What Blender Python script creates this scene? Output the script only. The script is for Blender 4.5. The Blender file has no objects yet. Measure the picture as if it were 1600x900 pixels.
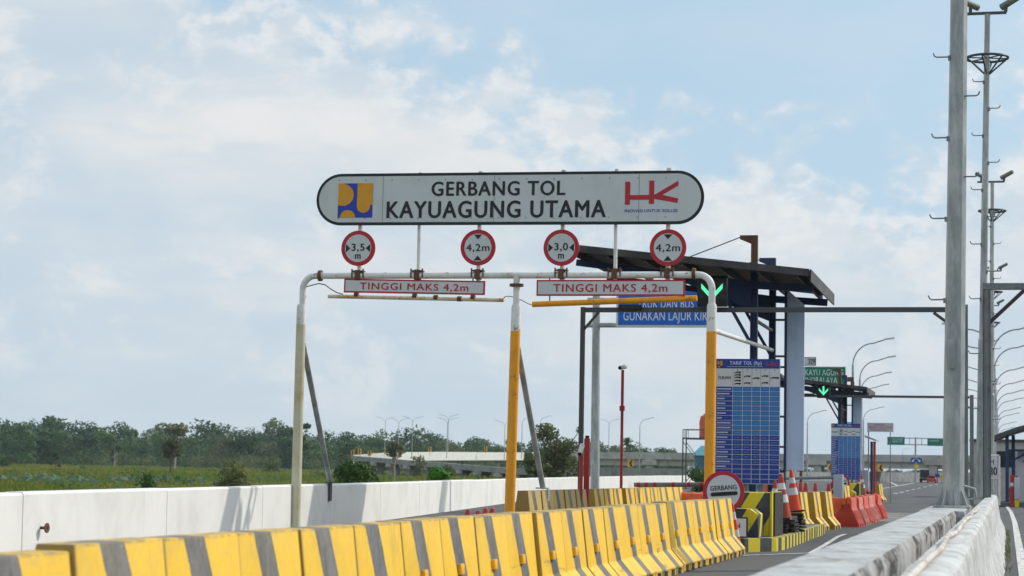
import bpy, bmesh, math, random
import numpy as np
from mathutils import Vector, Matrix
random.seed(7); rng = np.random.default_rng(7)
S = bpy.context.scene; C = S.collection
pi = math.pi; R = math.radians

# ------------------------------------------------------------------ camera
F, ROLL, CAMH = 3111.0, .019, 1.28
PITCH, YAW = R(5.184), R(13.994)
cr, sr = math.cos(ROLL), math.sin(ROLL)
f0 = Vector((-math.sin(YAW), math.cos(YAW), 0)); r0 = Vector((math.cos(YAW), math.sin(YAW), 0)); u0 = Vector((0, 0, 1))
fd = f0*math.cos(PITCH) + u0*math.sin(PITCH); up = u0*math.cos(PITCH) - f0*math.sin(PITCH)
rx = r0*cr + up*sr; ry = -r0*sr + up*cr
cam = bpy.data.objects.new('camera', bpy.data.cameras.new('camera')); C.objects.link(cam)
cam.matrix_world = Matrix(((rx.x, ry.x, -fd.x, 0), (rx.y, ry.y, -fd.y, 0), (rx.z, ry.z, -fd.z, CAMH), (0, 0, 0, 1)))
cam.data.sensor_width = 36; cam.data.lens = F/1600*36; cam.data.clip_end = 20000; cam.data.clip_start = .1
cam.data.dof.use_dof = True; cam.data.dof.focus_distance = 36; cam.data.dof.aperture_fstop = 4.0
S.camera = cam
def at(px, py, Y):
    """world point at forward distance Y seen at that place of the photograph"""
    a, b = px-800, py-450
    v = fd + rx*(a/F) - ry*(b/F)
    t = Y/v.y
    return Vector((v.x*t, v.y*t, v.z*t + CAMH))

# ------------------------------------------------------------------ light
SUN = Vector((1, .9, 1.13)).normalized()
w = bpy.data.worlds.new('World'); S.world = w; w.use_nodes = True
nt = w.node_tree; N = nt.nodes; L = nt.links; N.clear()
def nd(t, **k):
    n = N.new(t)
    for a, v in k.items(): setattr(n, a, v)
    return n
def mth(op, a, b=None, c=None, clamp=False):
    n = nd('ShaderNodeMath', operation=op, use_clamp=clamp)
    for i, v in enumerate((a, b, c)):
        if v is None: continue
        if isinstance(v, (int, float)): n.inputs[i].default_value = v
        else: L.new(v, n.inputs[i])
    return n.outputs[0]
def mixc(f, a, b):
    n = nd('ShaderNodeMix', data_type='RGBA')
    for s, v in ((n.inputs['Factor'], f), (n.inputs['A'], a), (n.inputs['B'], b)):
        if s.type == 'RGBA':
            pass
    fi, ai, bi = n.inputs[0], n.inputs[6], n.inputs[7]
    for s, v in ((fi, f), (ai, a), (bi, b)):
        if isinstance(v, (int, float)): s.default_value = v
        elif isinstance(v, tuple): s.default_value = (*v, 1)
        else: L.new(v, s)
    return n.outputs[2]
def smooth(x, a, b):
    n = nd('ShaderNodeMapRange', interpolation_type='SMOOTHSTEP')
    L.new(x, n.inputs[0]); n.inputs[1].default_value = a; n.inputs[2].default_value = b
    return n.outputs[0]
sky = nd('ShaderNodeTexSky', sky_type='NISHITA', sun_disc=False)
sky.sun_elevation = math.asin(SUN.z); sky.sun_rotation = math.atan2(SUN.x, SUN.y)
sky.air_density = 1.0; sky.dust_density = 1.6; sky.ozone_density = 1.2
tc = nd('ShaderNodeTexCoord'); sp = nd('ShaderNodeSeparateXYZ'); L.new(tc.outputs['Generated'], sp.inputs[0])
az = mth('ARCTAN2', sp.outputs[0], sp.outputs[1])           # 0 = road direction, to the right positive
el = mth('ARCSINE', sp.outputs[2])
cv = nd('ShaderNodeCombineXYZ'); L.new(az, cv.inputs[0]); L.new(el, cv.inputs[1]); 
def noise(scale, detail=6, rough=.55, off=(0, 0, 0), sc=(1, 1, 1), dist=0):
    mp = nd('ShaderNodeMapping'); mp.inputs['Location'].default_value = off; mp.inputs['Scale'].default_value = sc
    L.new(cv.outputs[0], mp.inputs[0])
    n = nd('ShaderNodeTexNoise'); n.inputs['Scale'].default_value = scale; n.inputs['Detail'].default_value = detail
    n.inputs['Roughness'].default_value = rough; n.inputs['Distortion'].default_value = dist
    L.new(mp.outputs[0], n.inputs['Vector']); return n.outputs[0]
# upper outline of the cloud bank: elevation over azimuth
cu = nd('ShaderNodeFloatCurve'); crv = cu.mapping.curves[0]
def a2(px): return (px-1573)/3111
prof = [(-1500, 1000), (-700, 520), (-200, 330), (200, 330), (370, 262), (520, 236), (690, 222), (735, 200), (860, 186), (1000, 178), (1150, 170), (1300, 162), (1430, 163), (1500, 185), (1600, 190), (1800, 260), (2300, 900), (3300, 1000)]
pts = [((a2(x)+1)/2, min(y*3.0/3111, .97)) for x, y in prof]
crv.points[0].location = (0, pts[0][1]); crv.points[1].location = (1, pts[-1][1])
for p in pts: crv.points.new(*p)
cu.mapping.update()
L.new(mth('ADD', mth('MULTIPLY', az, .5), .5), cu.inputs['Value'])
edge = mth('SUBTRACT', cu.outputs[0], el)                     # positive inside the bank
n1 = noise(26, 8, .56, dist=.25, sc=(1, 1.35, 1)); n2 = noise(9, 5, .5, (3.1, 1.7, 0), (1, 2.2, 1)); n3 = noise(60, 6, .6, (1, 5, 0), (1, 1.5, 1))
lump = mth('ADD', mth('MULTIPLY', mth('SUBTRACT', n1, .5), .22), mth('MULTIPLY', mth('SUBTRACT', n2, .5), .07))
dens = mth('ADD', edge, lump)
bank = smooth(dens, -.018, .030)
rim = mth('SUBTRACT', smooth(dens, -.008, .012), smooth(dens, .012, .07))
soft = smooth(n2, .34, .68); fine = smooth(n3, .40, .62)
streak = smooth(noise(7, 5, .5, (8.2, 3.3, 0), (1, 5.5, 1)), .38, .66)
puff = smooth(noise(15, 8, .62, (4.4, 9.1, 0), (1, 1.5, 1), .3), .50, .64)
cg = mixc(soft, (5.6, 6.55, 7.35), (7.5, 7.65, 7.7))
cg = mixc(mth('MULTIPLY', streak, .55), cg, (5.3, 6.4, 7.35))
cg = mixc(mth('MULTIPLY', puff, .7), cg, (8.0, 8.0, 7.95))
cg = mixc(mth('MULTIPLY', mth('MULTIPLY', rim, .9), fine, clamp=True), cg, (8.1, 8.15, 8.2))
blue = mixc(.8, sky.outputs[0], (4.75, 6.55, 8.0))
veil = mixc(mth('MULTIPLY', smooth(n2, .35, .75), .35), blue, (5.8, 6.8, 7.7))
col = mixc(mth('MULTIPLY', bank, .93), veil, cg)
hz = mth('SUBTRACT', 1.0, smooth(el, -.02, .10))
col = mixc(mth('MULTIPLY', hz, .75), col, (5.3, 6.35, 7.15))
dp = nd('ShaderNodeVectorMath', operation='DOT_PRODUCT'); L.new(tc.outputs['Generated'], dp.inputs[0]); dp.inputs[1].default_value = tuple(SUN)
glow = mth('POWER', mth('MAXIMUM', dp.outputs['Value'], 0), 9)          # bright cloud and haze round the sun, right of the frame
col = mixc(mth('MULTIPLY', glow, .72, clamp=True), col, (28, 29, 30))
bg = nd('ShaderNodeBackground'); bg.inputs['Strength'].default_value = .1
L.new(col, bg.inputs[0]); out = nd('ShaderNodeOutputWorld'); L.new(bg.outputs[0], out.inputs[0])
sl = bpy.data.lights.new('sun', 'SUN'); sl.energy = 2.55; sl.angle = R(1.0); sl.color = (1, .93, .82)
so = bpy.data.objects.new('sun', sl); C.objects.link(so); so.rotation_euler = SUN.to_track_quat('Z', 'Y').to_euler(); so.location = (30, 20, 40)
S.view_settings.view_transform = 'Standard'; S.view_settings.look = 'None'; S.view_settings.exposure = .07; S.view_settings.gamma = 1

# ------------------------------------------------------------------ helpers
ORG = {}
class MB:
    def __init__(s): s.v = []; s.f = []; s.m = []
    def raw(s, vs, fs, m=0):
        k = len(s.v); s.v += [tuple(p) for p in vs]
        for f in fs: s.f.append(tuple(k+i for i in f)); s.m.append(m)
        return s
    def box(s, x0, x1, y0, y1, z0, z1, m=0, M=None):
        vs = [Vector((x, y, z)) for x in (x0, x1) for y in (y0, y1) for z in (z0, z1)]
        if M: vs = [M @ v for v in vs]
        return s.raw(vs, [(0, 1, 3, 2), (4, 6, 7, 5), (0, 4, 5, 1), (2, 3, 7, 6), (0, 2, 6, 4), (1, 5, 7, 3)], m)
    def bar(s, a, b, wd, ht, m=0):
        a, b = Vector(a), Vector(b); d = (b-a); l = d.length; q = d.to_track_quat('Y', 'Z').to_matrix().to_4x4(); q.translation = a
        return s.box(-wd/2, wd/2, 0, l, -ht/2, ht/2, m, q)
    def tube(s, path, r, n=10, m=0, caps=True):
        P = [Vector(p) for p in path]; rs = r if isinstance(r, (list, tuple)) else [r]*len(P)
        vs = []; fs = []; prev = None
        for i, p in enumerate(P):
            t = (P[min(i+1, len(P)-1)] - P[max(i-1, 0)]).normalized()
            if prev is None:
                a = Vector((1, 0, 0)) if abs(t.x) < .9 else Vector((0, 1, 0)); u = t.cross(a).normalized()
            else:
                u = (prev - t*prev.dot(t)).normalized()
            prev = u; v = t.cross(u)
            for k in range(n):
                A = 2*pi*k/n; vs.append(p + (u*math.cos(A) + v*math.sin(A))*rs[i])
        for i in range(len(P)-1):
            for k in range(n):
                k2 = (k+1) % n; fs.append((i*n+k, i*n+k2, (i+1)*n+k2, (i+1)*n+k))
        if caps:
            fs.append(tuple(range(n))[::-1]); fs.append(tuple((len(P)-1)*n+k for k in range(n)))
        return s.raw(vs, fs, m)
    def prism(s, poly, y0, y1, m=0, M=None):
        """poly in x,z, extruded along y"""
        n = len(poly); vs = [Vector((x, y0, z)) for x, z in poly] + [Vector((x, y1, z)) for x, z in poly]
        if M: vs = [M @ v for v in vs]
        fs = [tuple(range(n)), tuple(range(n, 2*n))[::-1]] + [(i, n+i, n+(i+1) % n, (i+1) % n) for i in range(n)]
        return s.raw(vs, fs, m)
    def slab(s, poly, z0, z1, m=0, ms=None):
        n = len(poly); vs = [(x, y, z0) for x, y in poly] + [(x, y, z1) for x, y in poly]
        s.raw(vs, [tuple(range(n))[::-1], tuple(range(n, 2*n))], m)
        return s.raw(vs, [(i, (i+1) % n, n+(i+1) % n, n+i) for i in range(n)], m if ms is None else ms)
    def lathe(s, prof, c=(0, 0, 0), n=16, m=0):
        vs = []; fs = []
        for r, z in prof:
            for k in range(n): vs.append((c[0]+r*math.cos(2*pi*k/n), c[1]+r*math.sin(2*pi*k/n), c[2]+z))
        for i in range(len(prof)-1):
            for k in range(n): k2 = (k+1) % n; fs.append((i*n+k, i*n+k2, (i+1)*n+k2, (i+1)*n+k))
        fs.append(tuple(range(n))[::-1]); fs.append(tuple((len(prof)-1)*n+k for k in range(n)))
        return s.raw(vs, fs, m)
    def build(s, name, mats, parent=None, bevel=0, smooth=True, fix=True):
        me = bpy.data.meshes.new(name)
        o3 = ORG.get(parent.name, (0, 0, 0)) if parent else (0, 0, 0)
        me.from_pydata([(x-o3[0], y-o3[1], z-o3[2]) for x, y, z in s.v], [], s.f)
        for mt in (mats if isinstance(mats, (list, tuple)) else [mats]): me.materials.append(mt)
        me.polygons.foreach_set('material_index', s.m)
        if fix or bevel:
            b = bmesh.new(); b.from_mesh(me)
            bmesh.ops.recalc_face_normals(b, faces=b.faces)
            if bevel:
                ed = [e for e in b.edges if len(e.link_faces) == 2 and e.calc_face_angle(0) > R(25)]
                bmesh.ops.bevel(b, geom=ed, offset=bevel, segments=2, profile=.6, affect='EDGES', clamp_overlap=True)
            b.to_mesh(me); b.free()
        if smooth:
            me.polygons.foreach_set('use_smooth', [True]*len(me.polygons)); me.set_sharp_from_angle(angle=R(32))
        o = bpy.data.objects.new(name, me); C.objects.link(o)
        if parent: o.parent = parent; ORG[o.name] = o3
        return o
def tag(o, label=None, cat=None, group=None, kind=None):
    if label: o['label'] = label
    if cat: o['category'] = cat
    if group: o['group'] = group
    if kind: o['kind'] = kind
    return o
def thing(name, label, cat, loc=(0, 0, 0), group=None):
    o = bpy.data.objects.new(name, None); C.objects.link(o); o.location = loc; o.empty_display_size = .2
    ORG[o.name] = tuple(loc); return tag(o, label, cat, group)
def dup(root, loc=None, rz=None, label=None, group=None):
    r = root.copy(); C.objects.link(r); r.scale = (1, 1, 1)
    if loc is not None: r.location = loc
    if rz is not None: r.rotation_euler.z = rz
    if label: r['label'] = label
    if group: r['group'] = group
    for ch in list(root.children):
        c = ch.copy(); C.objects.link(c); c.parent = r
        for g in list(ch.children):
            d = g.copy(); C.objects.link(d); d.parent = c
    return r
ORDN = ['first', 'second', 'third', 'fourth', 'fifth', 'sixth', 'seventh', 'eighth', 'ninth', 'tenth', 'eleventh', 'twelfth', 'thirteenth', 'fourteenth', 'fifteenth', 'sixteenth', 'seventeenth', 'eighteenth', 'nineteenth', 'twentieth', 'twenty-first', 'twenty-second', 'twenty-third', 'twenty-fourth', 'twenty-fifth', 'twenty-sixth', 'twenty-seventh']
def cat_dup(roots, shift, relabel):
    return [dup(r, tuple(Vector(r.location)+Vector(shift)), None, l) for r, l in zip(roots, relabel)]

# ---- materials
class NT:
    def __init__(s, name):
        s.mat = bpy.data.materials.new(name); s.mat.use_nodes = True; s.t = s.mat.node_tree; s.b = s.t.nodes['Principled BSDF']; s.geo = s.t.nodes.new('ShaderNodeNewGeometry').outputs['Position']
        s.tc = s.t.nodes.new('ShaderNodeTexCoord').outputs['Object']
    def n(s, t, **k):
        x = s.t.nodes.new(t)
        for a, v in k.items(): setattr(x, a, v)
        return x
    def put(s, sock, v):
        if isinstance(v, (int, float)): sock.default_value = v
        elif isinstance(v, tuple): sock.default_value = (*v, 1) if sock.type == 'RGBA' and len(v) == 3 else v
        else: s.t.links.new(v, sock)
    def math(s, op, a, b=0, clamp=False):
        x = s.n('ShaderNodeMath', operation=op, use_clamp=clamp); s.put(x.inputs[0], a); s.put(x.inputs[1], b); return x.outputs[0]
    def noise(s, scale, detail=4, rough=.6, sc=(1, 1, 1), vec=None, dist=0, off=(0, 0, 0)):
        mp = s.n('ShaderNodeMapping'); mp.inputs['Scale'].default_value = sc; mp.inputs['Location'].default_value = off; s.put(mp.inputs[0], vec if vec is not None else s.geo)
        x = s.n('ShaderNodeTexNoise'); x.inputs['Scale'].default_value = scale; x.inputs['Detail'].default_value = detail; x.inputs['Roughness'].default_value = rough; x.inputs['Distortion'].default_value = dist
        s.put(x.inputs['Vector'], mp.outputs[0]); return x.outputs[0]
    def step(s, x, a, b):
        m = s.n('ShaderNodeMapRange', interpolation_type='SMOOTHSTEP'); s.put(m.inputs[0], x); m.inputs[1].default_value = a; m.inputs[2].default_value = b; return m.outputs[0]
    def mix(s, f, a, b):
        x = s.n('ShaderNodeMix', data_type='RGBA'); s.put(x.inputs[0], f); s.put(x.inputs[6], a); s.put(x.inputs[7], b); return x.outputs[2]
    def xyz(s, v):
        x = s.n('ShaderNodeSeparateXYZ'); s.put(x.inputs[0], v); return x.outputs
    def bump(s, h, st=.3, d=.01):
        x = s.n('ShaderNodeBump'); x.inputs['Strength'].default_value = st; x.inputs['Distance'].default_value = d; s.put(x.inputs['Height'], h); s.put(s.b.inputs['Normal'], x.outputs[0])
    def done(s, col, rough=.6, metal=0, spec=.4):
        s.put(s.b.inputs['Base Color'], col); s.put(s.b.inputs['Roughness'], rough); s.b.inputs['Metallic'].default_value = metal; s.b.inputs['Specular IOR Level'].default_value = spec
        return s.mat
def painted(name, col, dirt=(.12, .11, .09), amt=.25, scale=3, rough=.5, metal=0, rust=0, streak=True, spec=.4):
    """paint with blotches, vertical run-off streaks and a few rust spots"""
    t = NT(name)
    a = t.step(t.noise(scale, 6, .65), .42, .75)
    b = t.step(t.noise(scale*3, 4, .6, (1, 1, .12)), .5, .8)
    f = t.math('MULTIPLY', t.math('ADD', a, t.math('MULTIPLY', b, .8 if streak else 0)), amt, True)
    c = t.mix(f, col, dirt)
    if rust:
        c = t.mix(t.math('MULTIPLY', t.step(t.noise(scale*2.2, 7, .75, off=(7, 3, 1)), .55, .65), rust, True), c, (.22, .085, .03))
    t.bump(t.noise(scale*14, 4, .6), .12, .004)
    return t.done(c, t.mix(f, (rough,)*3, (.85,)*3), metal, spec)
def foliage(name, c1, c2, c3, sc=.5, tl=.35):
    t = NT(name)
    c = t.mix(t.step(t.noise(sc, 3, .5), .35, .65), c1, c2)
    c = t.mix(t.math('MULTIPLY', t.step(t.noise(sc*5, 3, .6, off=(5, 2, 8)), .5, .75), .75), c, c3)
    t.done(c, .65, 0, .25)
    tr = t.n('ShaderNodeBsdfTranslucent'); t.put(tr.inputs[0], c); ms = t.n('ShaderNodeMixShader'); ms.inputs[0].default_value = tl
    t.t.links.new(t.b.outputs[0], ms.inputs[1]); t.t.links.new(tr.outputs[0], ms.inputs[2])
    o = [n for n in t.t.nodes if n.type == 'OUTPUT_MATERIAL'][0]; t.t.links.new(ms.outputs[0], o.inputs[0]); return t.mat
def lamp_mat(name, col, st):
    t = NT(name); t.put(t.b.inputs['Emission Color'], col); t.b.inputs['Emission Strength'].default_value = st; return t.done((.02, .1, .05), .4)

m_white = painted('white pipe paint', (.78, .78, .76), (.30, .24, .18), .35, 2.2, .45, rust=.8)
m_signw = painted('sign face white', (.60, .63, .65), (.40, .43, .45), .28, 1.6, .35)
m_black = painted('sign black', (.012, .014, .018), (.05, .05, .05), .3, 4, .45)
m_red = painted('sign red', (.50, .018, .035), (.22, .03, .03), .3, 4, .4)
m_blue = painted('sign blue', (.010, .052, .32), (.03, .06, .2), .3, 3, .4)
m_gold = painted('logo gold', (.72, .33, .015), (.4, .2, .02), .25, 4, .4)
m_logob = painted('logo blue', (.015, .05, .42), (.02, .04, .2), .2, 4, .4)
m_orange = painted('post orange paint', (.88, .36, .012), (.30, .15, .03), .3, 2.0, .42, rust=.55)
m_faded = painted('faded post paint', (.60, .57, .42), (.44, .34, .13), .85, 1.3, .5, rust=.3)
m_galv = NT('galvanised steel'); _c = m_galv.mix(m_galv.step(m_galv.noise(5, 6, .7, (1, 1, .3)), .35, .7), (.27, .295, .30), (.50, .52, .52)); _c = m_galv.mix(m_galv.math('MULTIPLY', m_galv.step(m_galv.noise(9, 5, .7, (1, 1, .1)), .55, .75), .5), _c, (.16, .17, .17)); m_galv = m_galv.done(_c, .5, .2, .5)
m_steel = painted('dark steel', (.075, .082, .088), (.12, .09, .07), .4, 4, .5, .2)
m_brace = painted('dark maroon steel', (.055, .03, .035), (.08, .06, .06), .4, 4, .5)
m_greys = painted('grey steel', (.22, .235, .24), (.08, .07, .06), .4, 5, .5, .4)
m_rusty = painted('rusty steel', (.14, .07, .04), (.06, .045, .04), .5, 6, .8)
m_navy = painted('navy steel paint', (.018, .045, .13), (.05, .05, .06), .35, 3, .45)
m_roofs = NT('roof sheet'); _c = m_roofs.mix(m_roofs.step(m_roofs.noise(1.5, 5, .6, (1, .3, 1)), .35, .7), (.045, .043, .044), (.095, .09, .09)); m_roofs = m_roofs.done(_c, .6, .2)
m_panel = painted('panel grey blue', (.56, .69, .92), (.34, .43, .58), .5, .9, .4, .25)
m_cabin = painted('cabinet grey', (.36, .39, .45), (.2, .2, .22), .3, 2, .5)
m_concw = NT('white painted concrete')
_z = m_concw.xyz(m_concw.geo)[2]
_c = m_concw.mix(m_concw.step(m_concw.noise(.9, 6, .65), .4, .75), (.76, .755, .73), (.64, .635, .61))
_c = m_concw.mix(m_concw.math('MULTIPLY', m_concw.step(m_concw.noise(5, 7, .75, (1, 1, .12)), .56, .72), .32), _c, (.42, .40, .34))
m_concw.bump(m_concw.noise(30, 5, .65), .25, .006); m_concw = m_concw.done(_c, .8, 0, .25)
m_mold = NT('weathered white concrete')
_x, _y, _z = m_mold.xyz(m_mold.geo)
_c = m_mold.mix(m_mold.step(m_mold.noise(4, 7, .7), .38, .72), (.50, .51, .515), (.29, .295, .30))
_nrm = m_mold.n('ShaderNodeNewGeometry').outputs['Normal']; _nz = m_mold.xyz(_nrm)
_side = m_mold.math('SUBTRACT', 1.0, m_mold.step(_nz[2], .45, .8))
_f = m_mold.math('MULTIPLY', m_mold.step(m_mold.math('ADD', m_mold.noise(6, 9, .72, (1.0, .28, 1.0)), m_mold.math('MULTIPLY', m_mold.math('SUBTRACT', _z, .55), .32)), .50, .60), _side)
_f = m_mold.math('MULTIPLY', _f, m_mold.step(m_mold.noise(.9, 3, .6, (1, 1, 1.5), off=(0, 2, 0)), .38, .58))
_c = m_mold.mix(m_mold.math('MULTIPLY', _side, m_mold.math('MULTIPLY', m_mold.step(m_mold.noise(3, 6, .7, (1, .4, 1), off=(5, 1, 3)), .4, .6), .5)), _c, (.34, .29, .27))
_c = m_mold.mix(m_mold.math('MULTIPLY', _f, .92), _c, (.035, .033, .028))
_c = m_mold.mix(m_mold.math('MULTIPLY', m_mold.step(m_mold.noise(5, 8, .78, (1, .5, 1)), .50, .64), .75), _c, (.22, .20, .17))
m_mold.bump(m_mold.noise(22, 6, .7), .5, .02); m_mold = m_mold.done(_c, .9, 0, .2)
m_medw = NT('patched white concrete')
_c = m_medw.mix(m_medw.step(m_medw.noise(3, 7, .7), .4, .7), (.58, .59, .585), (.34, .345, .34))
_c = m_medw.mix(m_medw.math('MULTIPLY', m_medw.step(m_medw.noise(6, 8, .78, (1, .35, .5)), .51, .65), .85), _c, (.28, .26, .22))
m_medw.bump(m_medw.noise(18, 6, .7), .5, .02); m_medw = m_medw.done(_c, .9, 0, .2)
m_conc = NT('old concrete'); _c = m_conc.mix(m_conc.step(m_conc.noise(.35, 7, .7, (1, 1, 1.5)), .35, .7), (.50, .49, .46), (.34, .33, .31)); _c = m_conc.mix(m_conc.math('MULTIPLY', m_conc.step(m_conc.noise(1.2, 6, .7, (1, 1, .15)), .5, .72), .55), _c, (.11, .105, .095)); m_conc = m_conc.done(_c, .9, 0, .2)
m_concd = painted('dark old concrete', (.30, .30, .30), (.10, .10, .095), .6, .5, .9)
m_asph = NT('asphalt'); _c = m_asph.mix(m_asph.step(m_asph.noise(.35, 6, .6, (1, .15, 1)), .35, .7), (.088, .09, .094), (.055, .056, .059)); _c = m_asph.mix(m_asph.math('MULTIPLY', m_asph.step(m_asph.noise(40, 3, .7), .5, .75), .4), _c, (.14, .14, .14)); _c = m_asph.mix(m_asph.math('MULTIPLY', m_asph.step(m_asph.noise(.9, 7, .7, off=(3, 3, 0)), .55, .7), .45), _c, (.035, .035, .036)); m_asph.bump(m_asph.noise(120, 3, .7), .3, .004); m_asph = m_asph.done(_c, .85, 0, .3)
m_pale = NT('worn concrete paving'); _c = m_pale.mix(m_pale.step(m_pale.noise(.8, 6, .65), .35, .7), (.19, .185, .175), (.12, .118, .112)); m_pale = m_pale.done(_c, .9)
m_line = NT('road paint'); _c = m_line.mix(m_line.step(m_line.noise(5, 7, .75), .46, .64), (.62, .62, .60), (.20, .20, .195)); m_line = m_line.done(_c, .8)
m_yel = painted('kerb yellow', (.72, .58, .02), (.30, .25, .05), .4, 3.5, .6)
m_amb = painted('chevron amber', (.85, .46, .03), (.4, .25, .05), .3, 3, .5)
m_kblk = painted('kerb grey black', (.055, .065, .078), (.13, .12, .11), .4, 4, .65)
m_rub = painted('black rubber', (.016, .016, .017), (.09, .085, .08), .4, 6, .75)
m_cone = painted('cone orange', (.78, .075, .02), (.25, .06, .04), .3, 6, .5)
m_coneold = painted('old cone red', (.42, .05, .035), (.20, .06, .05), .45, 6, .55)
m_refl = painted('cone white band', (.70, .71, .72), (.30, .28, .26), .4, 8, .4)
m_wred = painted('water barrier red', (.60, .065, .035), (.24, .05, .04), .35, 4, .5)
m_wpale = painted('faded water barrier', (.52, .17, .14), (.30, .16, .14), .4, 4, .6)
m_wor = painted('water barrier orange', (.85, .16, .05), (.4, .12, .07), .35, 4, .5)
m_redp = painted('red pole paint', (.42, .035, .025), (.16, .05, .04), .35, 4, .5)
m_green = painted('green sign', (.004, .21, .125), (.02, .12, .09), .25, 1, .4)
m_glass = painted('dark glass', (.012, .014, .018), (.03, .03, .03), .2, 2, .12)
m_cam = painted('camera housing', (.62, .62, .60), (.2, .2, .2), .3, 6, .4)
m_camd = painted('dull camera housing', (.20, .23, .17), (.1, .11, .09), .3, 6, .45)
m_lit = lamp_mat('lit green', (.12, 1.0, .52), .95)
m_bark = painted('bark', (.13, .10, .075), (.06, .05, .04), .5, 3, .9)
m_barkp = painted('pale bark', (.36, .32, .27), (.16, .14, .11), .5, 3, .9)
m_tank = painted('tank orange', (.62, .12, .05), (.3, .08, .05), .3, 2, .5)
m_teal = painted('teal sheet', (.05, .24, .30), (.06, .12, .14), .3, 1, .5)
m_booth = painted('booth wall', (.55, .53, .58), (.32, .30, .33), .3, 1.2, .6)

# barrier paint: yellow with one slanted grey band per segment
def barrier_mat(name, yel, gry, wear):
    t = NT(name); x, y, z = t.xyz(t.tc)
    rnd = t.n('ShaderNodeObjectInfo').outputs['Random']
    yc = t.math('ADD', t.math('MULTIPLY', t.math('SUBTRACT', .9, t.math('MAXIMUM', z, .28)), .33), t.math('ADD', -.15, t.math('MULTIPLY', rnd, .05)))
    yc = t.math('ADD', yc, t.math('MULTIPLY', t.math('SUBTRACT', t.noise(9, 4, .6), .5), .03))
    k = t.math('SUBTRACT', 1.0, t.step(t.math('ABSOLUTE', t.math('SUBTRACT', y, yc)), .138, .145))
    vv = t.n('ShaderNodeVectorMath', operation='ADD'); t.put(vv.inputs[0], t.geo); 
    yl = t.mix(t.step(t.noise(2.2, 6, .65), .38, .72), yel, tuple(c*.84 for c in yel))
    gr = t.mix(t.step(t.noise(5, 7, .7, (1, 1, .35)), .36, .68), gry, tuple(c*2.1 for c in gry))
    gr = t.mix(t.math('MULTIPLY', t.step(t.noise(12, 6, .8, (1, 1, .5)), .60, .68), .5), gr, (.45, .42, .36))
    c = t.mix(k, yl, gr)
    c = t.mix(t.math('MULTIPLY', t.step(t.noise(3.5, 7, .75, (1, 1, .18), off=(2, 9, 4)), .54, .72), wear), c, (.20, .15, .07))
    low = t.math('MULTIPLY', t.math('SUBTRACT', 1.0, t.step(z, .05, .28)), t.step(t.noise(6, 5, .7, off=(4, 4, 4)), .3, .7))
    c = t.mix(t.math('MULTIPLY', low, .4), c, (.24, .19, .11))
    off = t.n('ShaderNodeCombineXYZ'); t.put(off.inputs[0], t.math('MULTIPLY', rnd, 50)); vv = t.n('ShaderNodeVectorMath', operation='ADD'); t.put(vv.inputs[0], t.tc); t.put(vv.inputs[1], off.outputs[0])
    pt_ = t.n('ShaderNodeNewGeometry').outputs['Pointiness']
    edge = t.math('MULTIPLY', t.step(pt_, .52, .60), t.step(t.noise(14, 6, .75, vec=vv.outputs[0]), .42, .60))
    c = t.mix(t.math('MULTIPLY', edge, .45), c, (.34, .31, .26))
    chip = t.math('MULTIPLY', t.step(t.noise(17, 7, .8, vec=vv.outputs[0]), .645, .685), .65)
    c = t.mix(chip, c, (.33, .30, .25))
    scuff = t.math('MULTIPLY', t.step(t.noise(4, 6, .7, (1, .35, 3.2), vec=vv.outputs[0]), .56, .70), t.math('SUBTRACT', 1.0, t.step(z, .30, .62)))
    c = t.mix(t.math('MULTIPLY', scuff, .75), c, (.10, .09, .07))
    c = t.mix(t.math('MULTIPLY', rnd, .10), c, (.62, .50, .14))
    joint = t.math('MULTIPLY', t.step(t.math('ABSOLUTE', y), .488, .512), .6)
    c = t.mix(joint, c, (.16, .12, .06))
    top = t.math('MULTIPLY', t.step(z, .855, .875), t.step(t.noise(7, 6, .7), .35, .6))
    c = t.mix(t.math('MULTIPLY', top, .75), c, (.20, .17, .12))
    t.bump(t.noise(45, 5, .6), .25, .004)
    return t.done(c, .62, 0, .35)
m_bar = barrier_mat('barrier yellow and grey', (.86, .52, .022), (.075, .075, .08), .30)
m_barshade = barrier_mat('barrier paint with canopy shade', (.48, .33, .09), (.05, .048, .045), .5)  # duller copy of the barrier paint: canopy shade in its colour, more wear
m_cold = painted('chevron black', (.05, .06, .072), (.13, .12, .11), .4, 4, .65)
# diagonal chevrons for the block
def chevron_mat():
    t = NT('yellow black chevrons'); x, y, z = t.xyz(t.tc)
    q = t.math('FRACT', t.math('MULTIPLY', t.math('ADD', t.math('ADD', t.math('MULTIPLY', x, 1.0), t.math('MULTIPLY', y, 1.0)), t.math('MULTIPLY', z, -.62)), 1.72))
    k = t.step(q, .425, .435)
    c = t.mix(k, (.70, .57, .02), (.05, .06, .072))
    c = t.mix(t.math('MULTIPLY', t.step(t.noise(6, 6, .7), .5, .75), .4), c, (.2, .18, .12))
    t.bump(t.noise(25, 4, .6), .2, .005); return t.done(c, .6)
m_chev = chevron_mat()

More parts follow.
